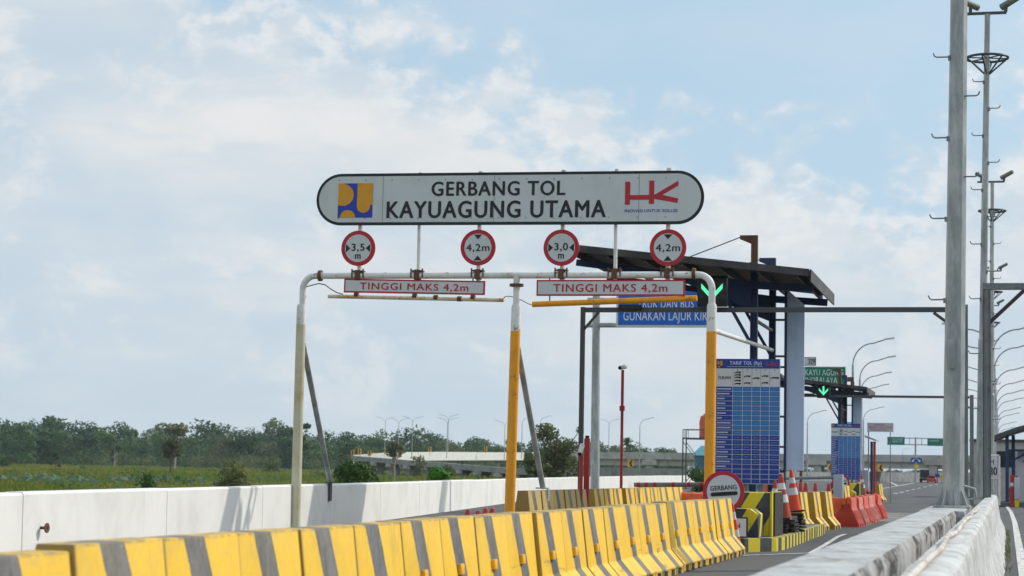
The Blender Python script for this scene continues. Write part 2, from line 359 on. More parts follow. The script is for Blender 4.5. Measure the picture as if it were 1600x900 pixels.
# ---- lettering: real mesh letters standing 3 mm proud, facing -Y
def textmesh(s, bold=.0, space=1.0):
    cu_ = bpy.data.curves.new('t', 'FONT'); cu_.body = s; cu_.size = 1; cu_.offset = bold; cu_.space_character = space; cu_.resolution_u = 4; cu_.align_x = 'CENTER'
    o = bpy.data.objects.new('t', cu_); C.objects.link(o)
    dg = bpy.context.evaluated_depsgraph_get(); dg.update(); me = bpy.data.meshes.new_from_object(o.evaluated_get(dg))
    v = [tuple(p.co) for p in me.vertices]; f = [tuple(p.vertices) for p in me.polygons]
    bpy.data.objects.remove(o); bpy.data.curves.remove(cu_); bpy.data.meshes.remove(me)
    return v, f
def letters(mb, s, x0, x1, z0, z1, y, m=0, bold=.02, space=1.0, M=None):
    """fit the word into the given rectangle of the plane y"""
    v, f = textmesh(s, 0, space)
    xs = [p[0] for p in v]; zs = [p[1] for p in v]; a, b = min(xs), max(xs)
    caps = textmesh('H', 0)[0]; c, d = min(p[1] for p in caps), max(p[1] for p in caps)
    e = bold*1.7*(z1-z0)
    for i, (ex, ez) in enumerate(((0, 0), (-1, 0), (1, 0), (0, .6), (0, -.6)) if bold > .011 else ((0, 0),)):
        P = [Vector((x0+e + (p[0]-a)/(b-a)*(x1-x0-2*e)+ex*e, y-i*.0004, z0 + (p[1]-c)/(d-c)*(z1-z0)+ez*e)) for p in v]
        if M: P = [M @ p for p in P]
        mb.raw(P, f, m)
    return mb
def arc(cx, cz, r, a0, a1, n=16): return [(cx+r*math.cos(a0+(a1-a0)*i/n), cz+r*math.sin(a0+(a1-a0)*i/n)) for i in range(n+1)]
def flat(mb, poly, y, m=0, M=None):
    P = [Vector((x, y, z)) for x, z in poly]
    if M: P = [M @ p for p in P]
    return mb.raw(P, [tuple(range(len(P)))], m)
def disc(cx, cz, r, n=40): return [(cx+r*math.cos(2*pi*i/n), cz+r*math.sin(2*pi*i/n)) for i in range(n)]
def works_logo(mb, x0, z0, wd, ht, y, mb_, mg, M=None):
    q = lambda P: [(x0+a*wd, z0+b*ht) for a, b in P]
    flat(mb, q([(0, 0), (1, 0), (1, 1), (0, 1)]), y, mb_, M)
    flat(mb, q([(0, .36)] + arc(.13, .66, .32, -pi/2*.9, pi/2*.8, 14) + [(.15, 1), (0, 1)]), y-.003, mg, M)
    flat(mb, q([(.55, 1)] + [(.55, .36)] + arc(.74, .33, .19, pi, 2*pi, 14) + [(.93, .37), (1, .37), (1, 1)]), y-.003, mg, M)
    flat(mb, q(arc(.29, 0, .22, 0, pi, 14)), y-.003, mg, M)
def road_logo(mb, x0, z0, wd, ht, y, m=0, M=None):
    q = lambda P: [(x0+a/415*wd, z0+(1-(b-175)/192)*ht) for a, b in P]
    for i, P in enumerate(([(0, 182), (0, 367), (40, 367), (40, 182)], [(40, 290), (40, 328), (188, 328), (188, 290)], [(188, 175), (188, 362), (228, 362), (228, 175)],
              [(228, 290), (228, 322), (292, 290), (415, 217), (415, 177)], [(228, 322), (410, 355), (415, 318), (292, 290)])):
        flat(mb, q(P), y, m, M)

# ================================================================== SETTING
t = NT('marsh ground'); _c = t.mix(t.step(t.noise(.02, 6, .6), .35, .65), (.09, .125, .03), (.15, .15, .045)); _c = t.mix(t.math('MULTIPLY', t.step(t.noise(.25, 5, .6), .5, .7), .6), _c, (.03, .05, .015)); m_marsh = t.done(_c, .95, 0, .1)
GZ = -1.3
tag(MB().raw([(-9000, -600, GZ), (9000, -600, GZ), (9000, 12000, GZ), (-9000, 12000, GZ)], [(0, 1, 2, 3)]).build('ground', m_marsh), kind='structure')
wl = [(-5.4, -22), (-8.2, 0), (-9.5, 10), (-11.02, 20.5), (-13.16, 36.7), (-15.5, 54), (-18.25, 73.8), (-22.6, 108), (-28.7, 159.2), (-33.4, 213), (-38.5, 290), (-44, 400), (-50, 520)]
def wx(Y):
    for (a, b), (c, d) in zip(wl, wl[1:]):
        if b <= Y <= d: return a+(c-a)*(Y-b)/(d-b)
    return wl[-1][0]
rd = [(16, -22), (16, 900), (-50, 900)] + [(x-.25, y) for x, y in wl[::-1]]
rb = MB(); n = len(rd)
rb.raw([(x, y, 0) for x, y in rd] + [(x + (6 if x > 0 else -3), y, GZ-.1) for x, y in rd], [tuple(range(n))] + [(i, (i+1) % n, n+(i+1) % n, n+i) for i in range(n)])
tag(rb.build('road', m_asph, smooth=False), kind='structure')
tag(MB().raw([(-13, 57, .004), (-1, 57, .004), (-1, 71, .004), (-14.5, 71, .004)], [(0, 1, 2, 3)]).build('pavement', m_pale), kind='structure')
lm = MB(); zl = .008
def stripe(pts, wd):
    for a, b in zip(pts, pts[1:]):
        a, b = Vector((*a, zl)), Vector((*b, zl)); d = (b-a).normalized(); p = Vector((-d.y, d.x, 0))*wd/2
        lm.raw([a-p, a+p, b+p, b-p], [(0, 1, 2, 3)])
stripe([(.22, 4), (.22, 60), (.15, 78), (0, 93)], .14)
stripe([(-4.0, 31.1), (-3.1, 32.9), (-3.22, 37), (-3.4, 42), (-3.4, 44)], .09)
stripe([(.3, 47), (6, 47)], .10)
def gp(px, py):
    a, b = px-800, py-450; v = fd + rx*(a/F) - ry*(b/F); t = -CAMH/v.z; return (v.x*t, v.y*t)
stripe([gp(1378, 763.5), gp(1403, 759.3)], .22); stripe([gp(1374, 750.5), gp(1391, 753.5), gp(1403, 759)], .35); stripe([gp(1403, 759.2), gp(1444, 751.8)], .3)
for i in range(8): stripe([gp(1398+9*i, 771.5-2.05*i), gp(1402+9*i, 770.6-2.05*i)], .25)
for i in range(4): stripe([(-3.9, 60+3.0*i), (-1.4, 59.6+3.0*i)], .12)
tag(lm.build('road_marking', m_line, smooth=False), kind='structure')

# left parapet wall (white, with expansion joints)
pw = MB()
prof = [(.0, .9), (.22, .9), (.24, .87), (.25, 0), (0, 0)]
ys = [-20.0]
while ys[-1] < 500: ys.append(ys[-1] + (5.9 if ys[-1] < 120 else 18))
for a, b in zip(ys, ys[1:]):
    for y0, y1 in ((a+.012, b-.012),):
        A, B = Vector((wx(y0), y0, 0)), Vector((wx(y1), y1, 0)); k = len(prof)
        dz = random.uniform(-.008, .008)
        vs = [A+Vector((x-.25, 0, z+(dz if z > .5 else 0))) for x, z in prof] + [B+Vector((x-.25, 0, z+(dz if z > .5 else 0))) for x, z in prof]
        pw.raw(vs, [tuple(range(k)), tuple(range(k, 2*k))[::-1]] + [(i, (i+1) % k, k+(i+1) % k, k+i) for i in range(k)])
tag(pw.build('parapet_wall', m_concw), 'long white concrete parapet wall along the left edge beside the marsh', 'wall')
b0 = Vector((wx(21.9)+.0, 21.9, .47)); bt = thing('wall_bolt', 'rusty bolt with a washer sticking out of the white parapet', 'bolt', b0)
MB().tube([b0+Vector((-.1, 0, 0)), b0+Vector((.09, 0, 0))], .018, 8).build('shank', m_rusty, bt)
MB().tube([b0+Vector((.075, 0, 0)), b0+Vector((.09, 0, 0))], .06, 14).build('washer', m_rusty, bt)

# right median: two rough walls with a gap, the nearest things to the camera
def rough_wall(name, prof, y0, y1, mat, amp, step=.22):
    mb = MB(); k = len(prof); ny = int((y1-y0)/step)+1; vs = []; fs = []
    for j in range(ny):
        y = y0+(y1-y0)*j/(ny-1)
        for x, z in prof:
            e = amp*(math.sin(y*2.1+x*9)*.25 + random.gauss(0, .45)); vs.append((x+e*(1 if z > .05 else 2), y, z+(e*.6*random.uniform(.2, 1) if z > .05 else 0)))
    for j in range(ny-1):
        for i in range(k): i2 = (i+1) % k; fs.append((j*k+i, j*k+i2, (j+1)*k+i2, (j+1)*k+i))
    fs.append(tuple(range(k))[::-1]); fs.append(tuple((ny-1)*k+i for i in range(k)))
    mb.raw(vs, fs); return mb.build(name, mat)
p1 = [(-1.16, 0), (-1.12, .4), (-1.09, .81), (-1.05, .85), (-.92, .855), (-.78, .855), (-.66, .85), (-.63, .80), (-.63, .5), (-.63, .2), (-.63, 0)]
tag(rough_wall('median_wall', p1, 2.5, 26.2, m_mold, .008), 'broad weathered white median wall with black mould down its right side', 'wall')
p2 = [(-.49, 0), (-.49, .45), (-.48, .80), (-.45, .85), (-.36, .86), (-.27, .855), (-.235, .83), (-.22, .78), (-.19, .5), (-.15, .28), (-.06, .1), (-.04, 0)]
tag(rough_wall('median_wall', p2, 2.5, 51, m_medw, .011), 'narrow rough white median wall carrying a rusty pipe, right of the mouldy one', 'wall')
pb = MB(); pb.box(-1.10, -.52, 26.25, 31.5, 0, .85); tag(pb.build('pole_foundation', m_mold, bevel=.03), 'stained concrete footing block under the big galvanised mast', 'footing')
pm = MB(); pm.tube([(-.365+.01*math.sin(y*1.3), y, .885+.006*math.sin(y*2)) for y in np.linspace(3, 27, 40)], .016, 8)
tag(pm.build('conduit_pipe', painted('rusty white pipe', (.62, .58, .52), (.20, .09, .06), .85, 1.6, .6, rust=.8)), 'rust stained white conduit pipe lying along the median wall top', 'pipe')
cl = MB(); c0 = Vector((-.62, 33.4, .95))
cl.tube([c0+Vector((-.16, .3, -.1)), c0+Vector((-.2, .1, .12)), c0+Vector((-.1, 0, .2)), c0+Vector((.12, 0, .14)), c0+Vector((.14, 0, .0)), c0+Vector((.02, 0, -.04)), c0+Vector((-.14, 0, -.03)), c0+Vector((-.19, 0, .06))], .022, 8)
tag(cl.build('cable_loop', m_galv), 'loose loop of grey cable lying by the foot of the mast', 'cable')

# ================================================================== BARRIER ROWS
def barrier_proto(mat, label, group):
    t = thing('concrete_barrier', label, 'barrier', (0, 0, 0), group)
    P = [(-.10, .878), (.10, .878), (.17, .29), (.335, .10), (.335, .075), (-.335, .075), (-.335, .10), (-.17, .29)]
    b = MB(); b.prism(P, -.515, .515); b.build('body', mat, t, bevel=.012)
    for a, c in ((-.515, -.36), (-.12, .12), (.36, .515)):
        f = MB(); f.box(-.333, .333, a, c, 0, .0745); f.build('foot', mat, t)
    r = MB(); q = Matrix.Translation((.150, -.07, .47)) @ Matrix.Rotation(R(-6.6), 4, 'Y'); r.box(-.02, .03, -.05, .05, -.042, .042, 0, q)
    r.build('reflector', painted('reflector amber', (.90, .48, .03), (.4, .2, .05), .3, 8, .3), t, bevel=.004)
    return t
G1 = 'striped concrete barriers in the long front row'
bp = barrier_proto(m_bar, 'x', G1)
k = 0; ybar = [8.66-.515 + 1.045*(i-2) for i in range(26)]
ybar = [y for y in ybar if y < 31.4]
for i, y in enumerate(ybar):
    step = .035 if y > 18.2 else 0
    loc = (-4.37+step+random.gauss(0, .005), y, abs(random.gauss(0, .007))); rz = random.gauss(0, .005)
    lab = 'yellow concrete barrier with slanted grey band, %s from the left in the front row' % ORDN[i]
    o = dup(bp, loc, rz, lab) if i else bp
    if i == 0: bp.location = loc; bp.rotation_euler.z = rz; bp['label'] = lab
    if y < 8.3: o.scale.z = .965
    if y < 12.3:
        for c in list(o.children):
            if c.name.startswith('reflector') and i: bpy.data.objects.remove(c)
G3 = 'striped barriers standing on the lane island behind the front row'
old = barrier_proto(m_barshade, 'striped barrier coloured as in canopy shade beside the foot of the middle gantry post', G3)  # these island barriers carry the canopy shade in their paint colour
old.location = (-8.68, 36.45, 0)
for i in range(1, 5): dup(old, (-8.68+random.gauss(0, .01), 36.45+1.045*i, 0), random.gauss(0, .012), 'striped barrier coloured as in canopy shade on the lane island, %s right of the middle gantry post' % ORDN[i])
row = [42.6+1.05*i for i in range(3)] + [46.3+1.05*i for i in range(8)]
for i, y in enumerate(row): dup(bp, (-8.68+random.gauss(0, .01), y, 0), random.gauss(0, .012), 'yellow striped barrier in the rear row, %s to the right of the red pillar' % ORDN[i], G3)
G2 = 'striped barriers in a short row beside the toll island'
for i, (x, y, rz) in enumerate(((-4.53, 45.2, -.05), (-4.37, 46.6, -.05), (-4.22, 48.0, -.05))):
    dup(bp, (x, y, 0), rz, 'yellow and grey striped barrier right of the black rubber stack, %s of three' % ORDN[i], G2)
dup(bp, (-6.05, 77.4, 0), -.1, 'striped yellow barrier standing alone before the far round toll sign', None)
dup(bp, (-6.2, 101, 0), -.1, 'striped yellow barrier behind the blue post of the far toll island', None)

# ================================================================== GANTRY
GY = 35.5; K = GY/34
def g(X, z): return Vector((X*K, GY, 1.28+(z-1.28)*K))
ga = thing('sign_gantry', 'white pipe height gantry carrying the toll gate name board and round limit signs', 'gantry', (-8.8, GY, 0))
CZ = g(0, 4.695).z
xl, xm, xr = g(-12.40, 0).x, g(-8.39, 0).x, g(-4.92, 0).x
elL = [(xl+.02, GY, 4.28), (xl+.02, GY, CZ-.26)] + [(xl+.02+.24*(1-math.cos(a)), GY, CZ-.26+.26*math.sin(a)) for a in np.linspace(.2, pi/2, 7)]
elR = [(xr-.24*(1-math.cos(a)), GY, CZ-.28+.26*math.sin(a)) for a in np.linspace(pi/2, .2, 7)] + [(xr, GY, CZ-.28), (xr, GY, 4.25)]
MB().tube(elL + elR, .062, 14).build('crossbar', m_white, ga)
for X in (xl+.36, xr-.33): MB().tube([(X-.03, GY, CZ), (X+.03, GY, CZ)], .105, 12).build('flange', m_rusty, ga)
MB().tube([(xm, GY, 4.25), (xm, GY, CZ)], .062, 12).build('riser', m_white, ga)
MB().tube([(xm, GY, CZ-.22), (xm, GY, CZ-.17)], .13, 10).build('flange', m_rusty, ga)
def post(x, xb, ztop, zsplit, m1, m2):
    a = MB(); a.tube([(x, GY, ztop+.02), (x, GY, ztop-.03), (x+(xb-x)*(ztop-zsplit)/ztop, GY, zsplit)], [.075, .088, .09], 18); a.build('post_top', m1, ga)
    b = MB(); b.tube([(x+(xb-x)*(ztop-zsplit)/ztop, GY, zsplit), (xb, GY, 0)], [.091, .096], 18); b.build('post', m2, ga)
post(xl, xl-.0, 4.28, 3.92, m_white, m_faded)
post(xm, xm-.06, 4.27, 3.80, m_white, m_orange)
post(xr, xr-.02, 4.28, 3.80, m_white, m_orange)
st = MB(); st.tube([(xl+.02, GY+.09, 3.55), (wx(38.8)+.02, 38.8, .93)], .055, 10); st.build('stay_pipe', m_galv, ga)
st = MB(); st.tube([(xm+.02, GY+.09, 3.5), (-8.66, 37.5, .93)], .055, 10); st.build('stay_pipe', m_galv, ga)
st = MB(); st.tube([at(1114, 516, GY+.1), at(1206, 547, 46)], .045, 10); st.build('stay_pipe', m_white, ga)
bk = MB(); bk.box(wx(38.8)-.05, wx(38.8)+.12, 38.7, 38.95, .91, .94); bk.box(wx(38.8)+.015, wx(38.8)+.035, 38.75, 38.9, .55, .91); bk.build('stay_foot', m_steel, ga)
bk = MB(); bk.box(-8.78, -8.55, 37.4, 37.6, .905, .93); bk.box(-8.572, -8.545, 37.45, 37.57, .55, .9); bk.build('stay_foot', m_galv, ga)
uprights = [(-11.33, 1), (-10.22, 0), (-9.1, 1), (-7.58, 1), (-6.63, 0), (-5.7, 1)]
for X, c in uprights:
    p = g(X, 0).x; u = MB(); u.tube([(p, GY+.05, CZ-.16), (p, GY+.05, g(0, 6.555).z)], .036 if not c else .045, 8); u.build('upright', m_white, ga)
    q = MB(); q.box(p-.11, p+.11, GY-.07, GY+.09, CZ+.065, CZ+.09); q.box(p-.05, p+.05, GY-.075, GY+.09, CZ-.08, CZ+.10); q.tube([(p-.11, GY-.06, CZ-.05), (p-.11, GY-.06, CZ+.12)], .015, 6); q.tube([(p+.11, GY-.06, CZ-.05), (p+.11, GY-.06, CZ+.12)], .015, 6)
    q.build('clamp', m_rusty, ga)
# name board
sx0, sx1, sz0, sz1 = g(-12.14, 0).x, g(-5.06, 0).x, g(0, 5.575).z, g(0, 6.515).z
cz = (sz0+sz1)/2; hr = (sz1-sz0)/2
def stadium(x0, x1, z0, z1): c = (z0+z1)/2; r = (z1-z0)/2; return arc(x0+r, c, r, pi/2, 3*pi/2, 20) + arc(x1-r, c, r, -pi/2, pi/2, 20)
Mt = Matrix.Translation(((sx0+sx1)/2, 0, cz)) @ Matrix.Rotation(R(.45), 4, 'Y') @ Matrix.Translation((-(sx0+sx1)/2, 0, -cz))
yb = GY-.06
bo = MB(); bo.prism(stadium(sx0, sx1, sz0, sz1), yb-.03, yb, 0, Mt); board = bo.build('name_board', m_black, ga)
fc = MB(); flat(fc, stadium(sx0+.055, sx1-.055, sz0+.055, sz1-.055), yb-.034, 0, Mt); fc.build('face', m_signw, board)
sm = MB()
for fx in (.178, .47, .838):
    X = sx0+(sx1-sx0)*fx; flat(sm, [(X, sz0+.06), (X+.008, sz0+.06), (X+.008, sz1-.06), (X, sz1-.06)], yb-.0365, 0, Mt)
for i in range(13):
    for zz in (sz0+.13, sz1-.13):
        X = sx0+.45+i*.52; flat(sm, disc(X, zz, .013, 8), yb-.0365, 0, Mt)
sm.build('seams_and_rivets', m_greys, board)
def bx(px): return at(px, 310, GY).x
def bz(py, px=800): return at(px, py, GY).z
lt = MB(); letters(lt, 'GERBANG TOL', bx(676), bx(885), bz(306), bz(284.5), yb-.038, 0, .022, 1.12, Mt)
letters(lt, 'KAYUAGUNG UTAMA', bx(607), bx(949), bz(340.5), bz(315), yb-.038, 0, .022, 1.12, Mt); lt.build('lettering', m_black, board)
lg = MB(); works_logo(lg, bx(531), bz(340), bx(585)-bx(531), bz(285.5)-bz(340), yb-.038, 0, 1, Mt); lg.build('square_logo', [m_logob, m_gold], board)
lg = MB(); road_logo(lg, bx(978), bz(322), bx(1061)-bx(978), bz(285)-bz(322), yb-.038, 0, Mt); lg.build('red_logo', m_red, board)
lg = MB(); letters(lg, 'INOVASI UNTUK SOLUSI', bx(978), bx(1060), bz(333.5), bz(329), yb-.038, 0, .015, 1.0, Mt); lg.build('slogan', m_logob, board)
# round limit signs
def round_sign(X, z, txt, vert, lab):
    c = g(X, z); r = .335; o = MB(); o.prism(disc(c.x, c.z, r, 48), GY-.045, GY-.02); s = o.build('round_sign', m_red, ga); s['label'] = lab
    q = MB(); flat(q, disc(c.x, c.z, r*.775, 48), GY-.049); q.build('face', m_signw, s)
    q = MB(); k_ = r*.775
    for sg in (1, -1):
        T = [(-.30*k_, sg*.93*k_), (.30*k_, sg*.93*k_), (0, sg*.58*k_)]
        flat(q, [(c.x+(a if vert else b), c.z+(b if vert else a)) for a, b in T], GY-.053)
    if vert: letters(q, txt.replace(' ', ''), c.x-.86*k_, c.x+.86*k_, c.z-.25*k_, c.z+.24*k_, GY-.053, 0, .015, 1.1)
    else:
        letters(q, txt, c.x-.5*k_, c.x+.5*k_, c.z-.18*k_, c.z+.32*k_, GY-.053, 0, .02, 1.1); letters(q, 'm', c.x-.22*k_, c.x+.22*k_, c.z-.78*k_, c.z-.28*k_, GY-.053, 0, .02)
    q.build('lettering', m_black, s)
round_sign(-11.335, 5.185, '3,5', False, 'round red rimmed sign reading 3,5 m, leftmost under the name board')
round_sign(-9.10, 5.18, '4,2m', True, 'round red rimmed 4,2 m height sign left of the middle post')
round_sign(-7.585, 5.165, '3,0', False, 'round red rimmed sign reading 3,0 m')
round_sign(-5.69, 5.15, '4,2m', True, 'round red rimmed 4,2 m height sign in front of the dark canopy')
def height_board(x0, x1, z0, z1, lab, tilt):
    M = Matrix.Translation(((x0+x1)/2, 0, (z0+z1)/2)) @ Matrix.Rotation(R(tilt), 4, 'Y') @ Matrix.Translation((-(x0+x1)/2, 0, -(z0+z1)/2))
    o = MB(); o.box(x0, x1, GY-.05, GY-.025, z0, z1, 0, M); s = o.build('height_board', m_red, ga); s['label'] = lab
    q = MB(); e = .03; flat(q, [(x0+e, z0+e), (x1-e, z0+e), (x1-e, z1-e), (x0+e, z1-e)], GY-.054, 0, M); q.build('face', m_signw, s)
    q = MB(); wd = x1-x0; letters(q, 'TINGGI MAKS 4,2m', x0+.115*wd, x0+.885*wd, z0+.26*(z1-z0), z1-.27*(z1-z0), GY-.058, 0, .018, 1.12, M); q.build('lettering', m_red, s)
a, b = at(538.5, 458, GY), at(759, 437, GY); height_board(a.x, b.x, a.z-.02, b.z+.0, 'long red and white TINGGI MAKS board over the left lane', 1.2)
a, b = at(839, 463, GY), at(1071, 437, GY); height_board(a.x, b.x, a.z+.0, b.z, 'long red and white TINGGI MAKS board over the right lane', .15)
hb = MB(); hb.tube([at(513, 463, GY), at(787, 469, GY)], .036, 12); hb.build('height_bar', painted('flaking bar paint', (.70, .62, .45), (.50, .22, .03), .9, 3, .6, rust=.95), ga)
hb = MB(); hb.tube([at(832, 475.5, GY), at(1089, 466, GY)], .053, 12); hb.build('height_bar', m_orange, ga)
for px, y0, y1 in ((557, 430, 465), (648, 430, 466), (739, 430, 468), (859, 430, 474), (1045, 428, 468)): MB().tube([at(px, y0, GY+.02), at(px, y1, GY+.02)], .013, 6).build('hanger', m_rusty, ga)
for px, py in ((557, 461), (648, 463), (681, 465), (718, 467), (739, 465)): c = at(px, py, GY); MB().tube([c+Vector((-.04, 0, 0)), c+Vector((.04, 0, 0))], .05, 8).build('bar_clamp', m_rusty, ga)
cb = MB(); cb.tube([at(x, y, GY) for x, y in ((479, 448), (486, 446), (498, 443), (508, 445), (516, 451), (526, 457), (536, 460))], .011, 6)
cb.build('cable', m_greys, ga); cb = MB(); cb.tube([at(x, y, GY) for x, y in ((787, 466), (790, 463), (797, 463), (805, 465), (815, 469), (824, 474), (832, 477))], .009, 6)
cb.build('cable', m_greys, ga)

# ================================================================== TOLL ISLAND (built once, copied for the far plaza)
I1 = []
def keep(o): I1.append(o); return o
isl = thing('toll_island', 'yellow and black striped kerb island at the nose beside the front barriers', 'island', (-4.7, 40, 0)); keep(isl)
poly = [(-5.75, 33.6), (-5.3, 32.75), (-4.15, 32.55), (-3.72, 33.3), (-3.66, 34.2), (-3.82, 43.6), (-4.95, 43.8), (-5.0, 50), (-5.75, 50)]
MB().slab(poly, 0, .215).build('slab', m_pale, isl, bevel=.015)
kb = [MB(), MB()]; path = [(-5.3, 32.745), (-4.145, 32.545), (-3.715, 33.3), (-3.655, 34.2), (-3.815, 43.6)]; acc = 0; unit = .32
for a, b in zip(path, path[1:]):
    a, b = Vector((*a, 0)), Vector((*b, 0)); d = b-a; l = d.length; d.normalize(); p = Vector((d.y, -d.x, 0)); s0 = 0
    while s0 < l-1e-6:
        q = int((acc+1e-6)//unit); nx = min((q+1)*unit-acc, l-s0); A, B = a+d*s0, a+d*(s0+nx)
        i = q % 2; o = p*.006; zt = Vector((0, 0, .219)); ins = -p*.11
        kb[i].raw([A+o, B+o, B+o+zt, A+o+zt], [(0, 1, 2, 3)]); kb[i].raw([A+o+zt, B+o+zt, B+ins+zt, A+ins+zt], [(0, 1, 2, 3)])
        s0 += nx; acc += nx
for i, m in ((0, m_yel), (1, m_kblk)): kb[i].build('kerb_stripe', m, isl, fix=False)
blk = thing('bullnose_block', 'chevron painted concrete crash block behind the near round toll sign', 'crash block', (-4.4, 34.2, 0)); keep(blk)
MB().box(-5.05, -3.90, 34.05, 35.4, .216, .955).build('upper_block', m_chev, blk, bevel=.02)
MB().prism([(-5.0, .216), (-4.0, .216), (-4.0, .60), (-4.14, .69), (-4.9, .69)], 33.25, 34.045).build('lower_block', m_chev, blk, bevel=.02)
MB().box(-3.897, -3.862, 34.02, 35.5, .216, .97).build('edge_guard', m_yel, blk)
MB().box(-3.858, -3.835, 34.2, 35.5, .216, .96).build('rubber_guard', m_rub, blk)
gs = thing('round_toll_sign', 'round red rimmed sign reading GERBANG at the end of the front barrier row', 'sign', (-4.52, 32.9, .216)); keep(gs)
c = Vector((-4.535, 32.9, .965)); r = .345
Mg = Matrix.Translation(c) @ Matrix.Rotation(R(-4.5), 4, 'Y') @ Matrix.Translation(-c)
o = MB(); o.prism(disc(c.x, c.z, r, 48), c.y-.02, c.y, 0, Mg); o.build('rim', m_red, gs)
o = MB(); flat(o, disc(c.x, c.z, r*.80, 48), c.y-.024, 0, Mg); o.build('face', m_signw, gs)
o = MB(); letters(o, 'GERBANG', c.x-.215, c.x+.225, c.z+.03, c.z+.105, c.y-.028, 0, .015, 1.05, Mg); flat(o, stadium(c.x-.215, c.x+.235, c.z-.065, c.z+.0, ), c.y-.028, 0, Mg); letters(o, 'TOL', c.x-.11, c.x+.11, c.z-.19, c.z-.115, c.y-.028, 0, .015, 1.05, Mg); o.build('lettering', m_black, gs)
MB().tube([(c.x, c.y+.03, .216), (c.x, c.y+.03, 1.0)], .025, 8).build('stand', m_greys, gs)
ws = thing('notice_board', 'small white board with black border leaning at the chevron block', 'sign', (-4.25, 32.85, .216)); keep(ws)
MB().box(-4.66, -4.125, 32.84, 32.86, .222, .56).build('border', m_black, ws, bevel=.004)
o = MB(); flat(o, [(-4.635, .245), (-4.15, .245), (-4.15, .535), (-4.635, .535)], 32.836); o.build('face', painted('board pinkish white', (.70, .66, .67), (.5, .45, .45), .3, 5), ws)
o = MB(); letters(o, 'AN', -4.40, -4.25, .385, .455, 32.832, 0, .015); o.build('lettering', m_black, ws)
# tariff board
TY = 37.0
def tariff():
    tb = thing('tariff_board', 'tall blue toll tariff table headed TARIF TOL in front of the near canopy', 'tariff board', (-4.66, TY, .216))
    a, b = at(1119, 560.5, TY), at(1217.5, 757, TY); x0, x1, z1, z0 = a.x, b.x, a.z, b.z; W, H = x1-x0, z1-z0
    MB().box(x0, x1, TY, TY+.06, z0, z1).build('panel', m_blue, tb)
    for X in (x0+.55, x0+.85): MB().tube([(X, TY+.11, .216), (X, TY+.11, z1-.2)], .055, 10).build('post', m_greys, tb)
    X = lambda f: x0+W*f; Z = lambda f: z1-H*f
    rect = lambda mb, u0, u1, v0, v1, y: flat(mb, [(X(u0), Z(v1)), (X(u1), Z(v1)), (X(u1), Z(v0)), (X(u0), Z(v0))], y)
    cols = [0, .265, .42, .565, .70, .84, 1.0]; h0, h1 = .078, .223
    q = MB(); rect(q, .006, .262, h0, h1, TY-.003)
    for i in range(1, 6): rect(q, cols[i]+.006, cols[i+1]-.006, h0, h1, TY-.003)
    q.build('header_cells', m_signw, tb)
    q = MB(); rows = 20; dv = (1-h1)/rows
    for r_ in range(10):
        for i in range(1, 6): rect(q, cols[i]+.004, cols[i+1]-.004, h1+dv*r_+.002, h1+dv*(r_+1)-.002, TY-.003)
    q.build('light_cells', painted('tariff light blue', (.022, .19, .50), (.03, .12, .36), .35, 5), tb)
    q = MB()
    for r_ in range(rows+1): rect(q, 0, 1, h1+dv*r_-.0016, h1+dv*r_+.0016, TY-.006)
    for i in range(1, 6): rect(q, cols[i]-.004, cols[i]+.004, h0, 1, TY-.0065)
    rect(q, 0, .006, 0, 1, TY-.0065); rect(q, .994, 1, 0, 1, TY-.0065); rect(q, 0, 1, .996, 1, TY-.006)
    q.build('grid_lines', painted('grid white', (.55, .60, .70), (.3, .35, .45), .3, 5), tb)
    q = MB(); letters(q, 'TARIF TOL (Rp)', X(.215), X(.715), Z(.047), Z(.020), TY-.006, 0, .02, 1.1)
    for r_ in range(17):
        wd = [.21, .19, .11, .13, .12, .13, .08, .21, .21, .17, .17, .14, .11, .16, .16, .21, .14][r_]; v = h1+dv*(r_+.5)
        u = .02
        while u < .02+wd: k_ = random.uniform(.012, .022); rect(q, u, u+k_*.8, v-.005, v+.005, TY-.006); u += k_
    for j in range(28): rect(q, .18+j*.02, .19+j*.02, .060, .065, TY-.006)
    q.build('lettering', painted('tariff lettering', (.60, .66, .78), (.4, .45, .55), .2, 5), tb)
    q = MB()
    for r_ in range(10):
        for i in range(1, 6):
            v = h1+dv*(r_+.5)
            for j in range(6): u = cols[i]+.025+j*(cols[i+1]-cols[i]-.05)/6; rect(q, u, u+.012, v-.006, v+.005, TY-.006)
    for r_ in range(10, 16):
        for i in range(1, 6):
            v = h1+dv*(r_+.5)
            for j in range(5): u = cols[i]+.03+j*(cols[i+1]-cols[i]-.06)/5; rect(q, u, u+.011, v-.005, v+.005, TY-.006)
    q.build('price_digits', painted('price digits', (.09, .22, .52), (.1, .2, .4), .2, 5), tb)
    q = MB(); letters(q, 'TUJUAN', X(.03), X(.235), Z(.163), Z(.140), TY-.006, 0, .02, 1.05)
    for i, vs in ((1, (.11, .13, .15, .175, .20)), (2, (.14, .195)), (3, (.155,)), (4, (.138, .192)), (5, (.152,))):
        m = (cols[i]+cols[i+1])/2
        for v in vs:
            h = .05 if i != 5 else .065; rect(q, m-h+.02, m+h, v-.007, v+.004, TY-.006); rect(q, m-h, m-h+.018, v-.003, v+.004, TY-.0063)
            for u in (m-h+.006, m+h-.02): flat(q, disc(X(u), Z(v+.006), .009, 8), TY-.0068)
        rect(q, m-.006, m+.006, .085, .095, TY-.006)
    q.build('vehicle_symbols', m_black, tb)
    q = MB(); works_logo(q, X(.025), Z(.068), .09, .12, TY-.004, 0, 1); q.build('square_logo', [m_black, m_gold], tb)
    q = MB(); road_logo(q, X(.79), Z(.058), .2, .09, TY-.006); q.build('red_logo', m_red, tb)
    return tb
keep(tariff())
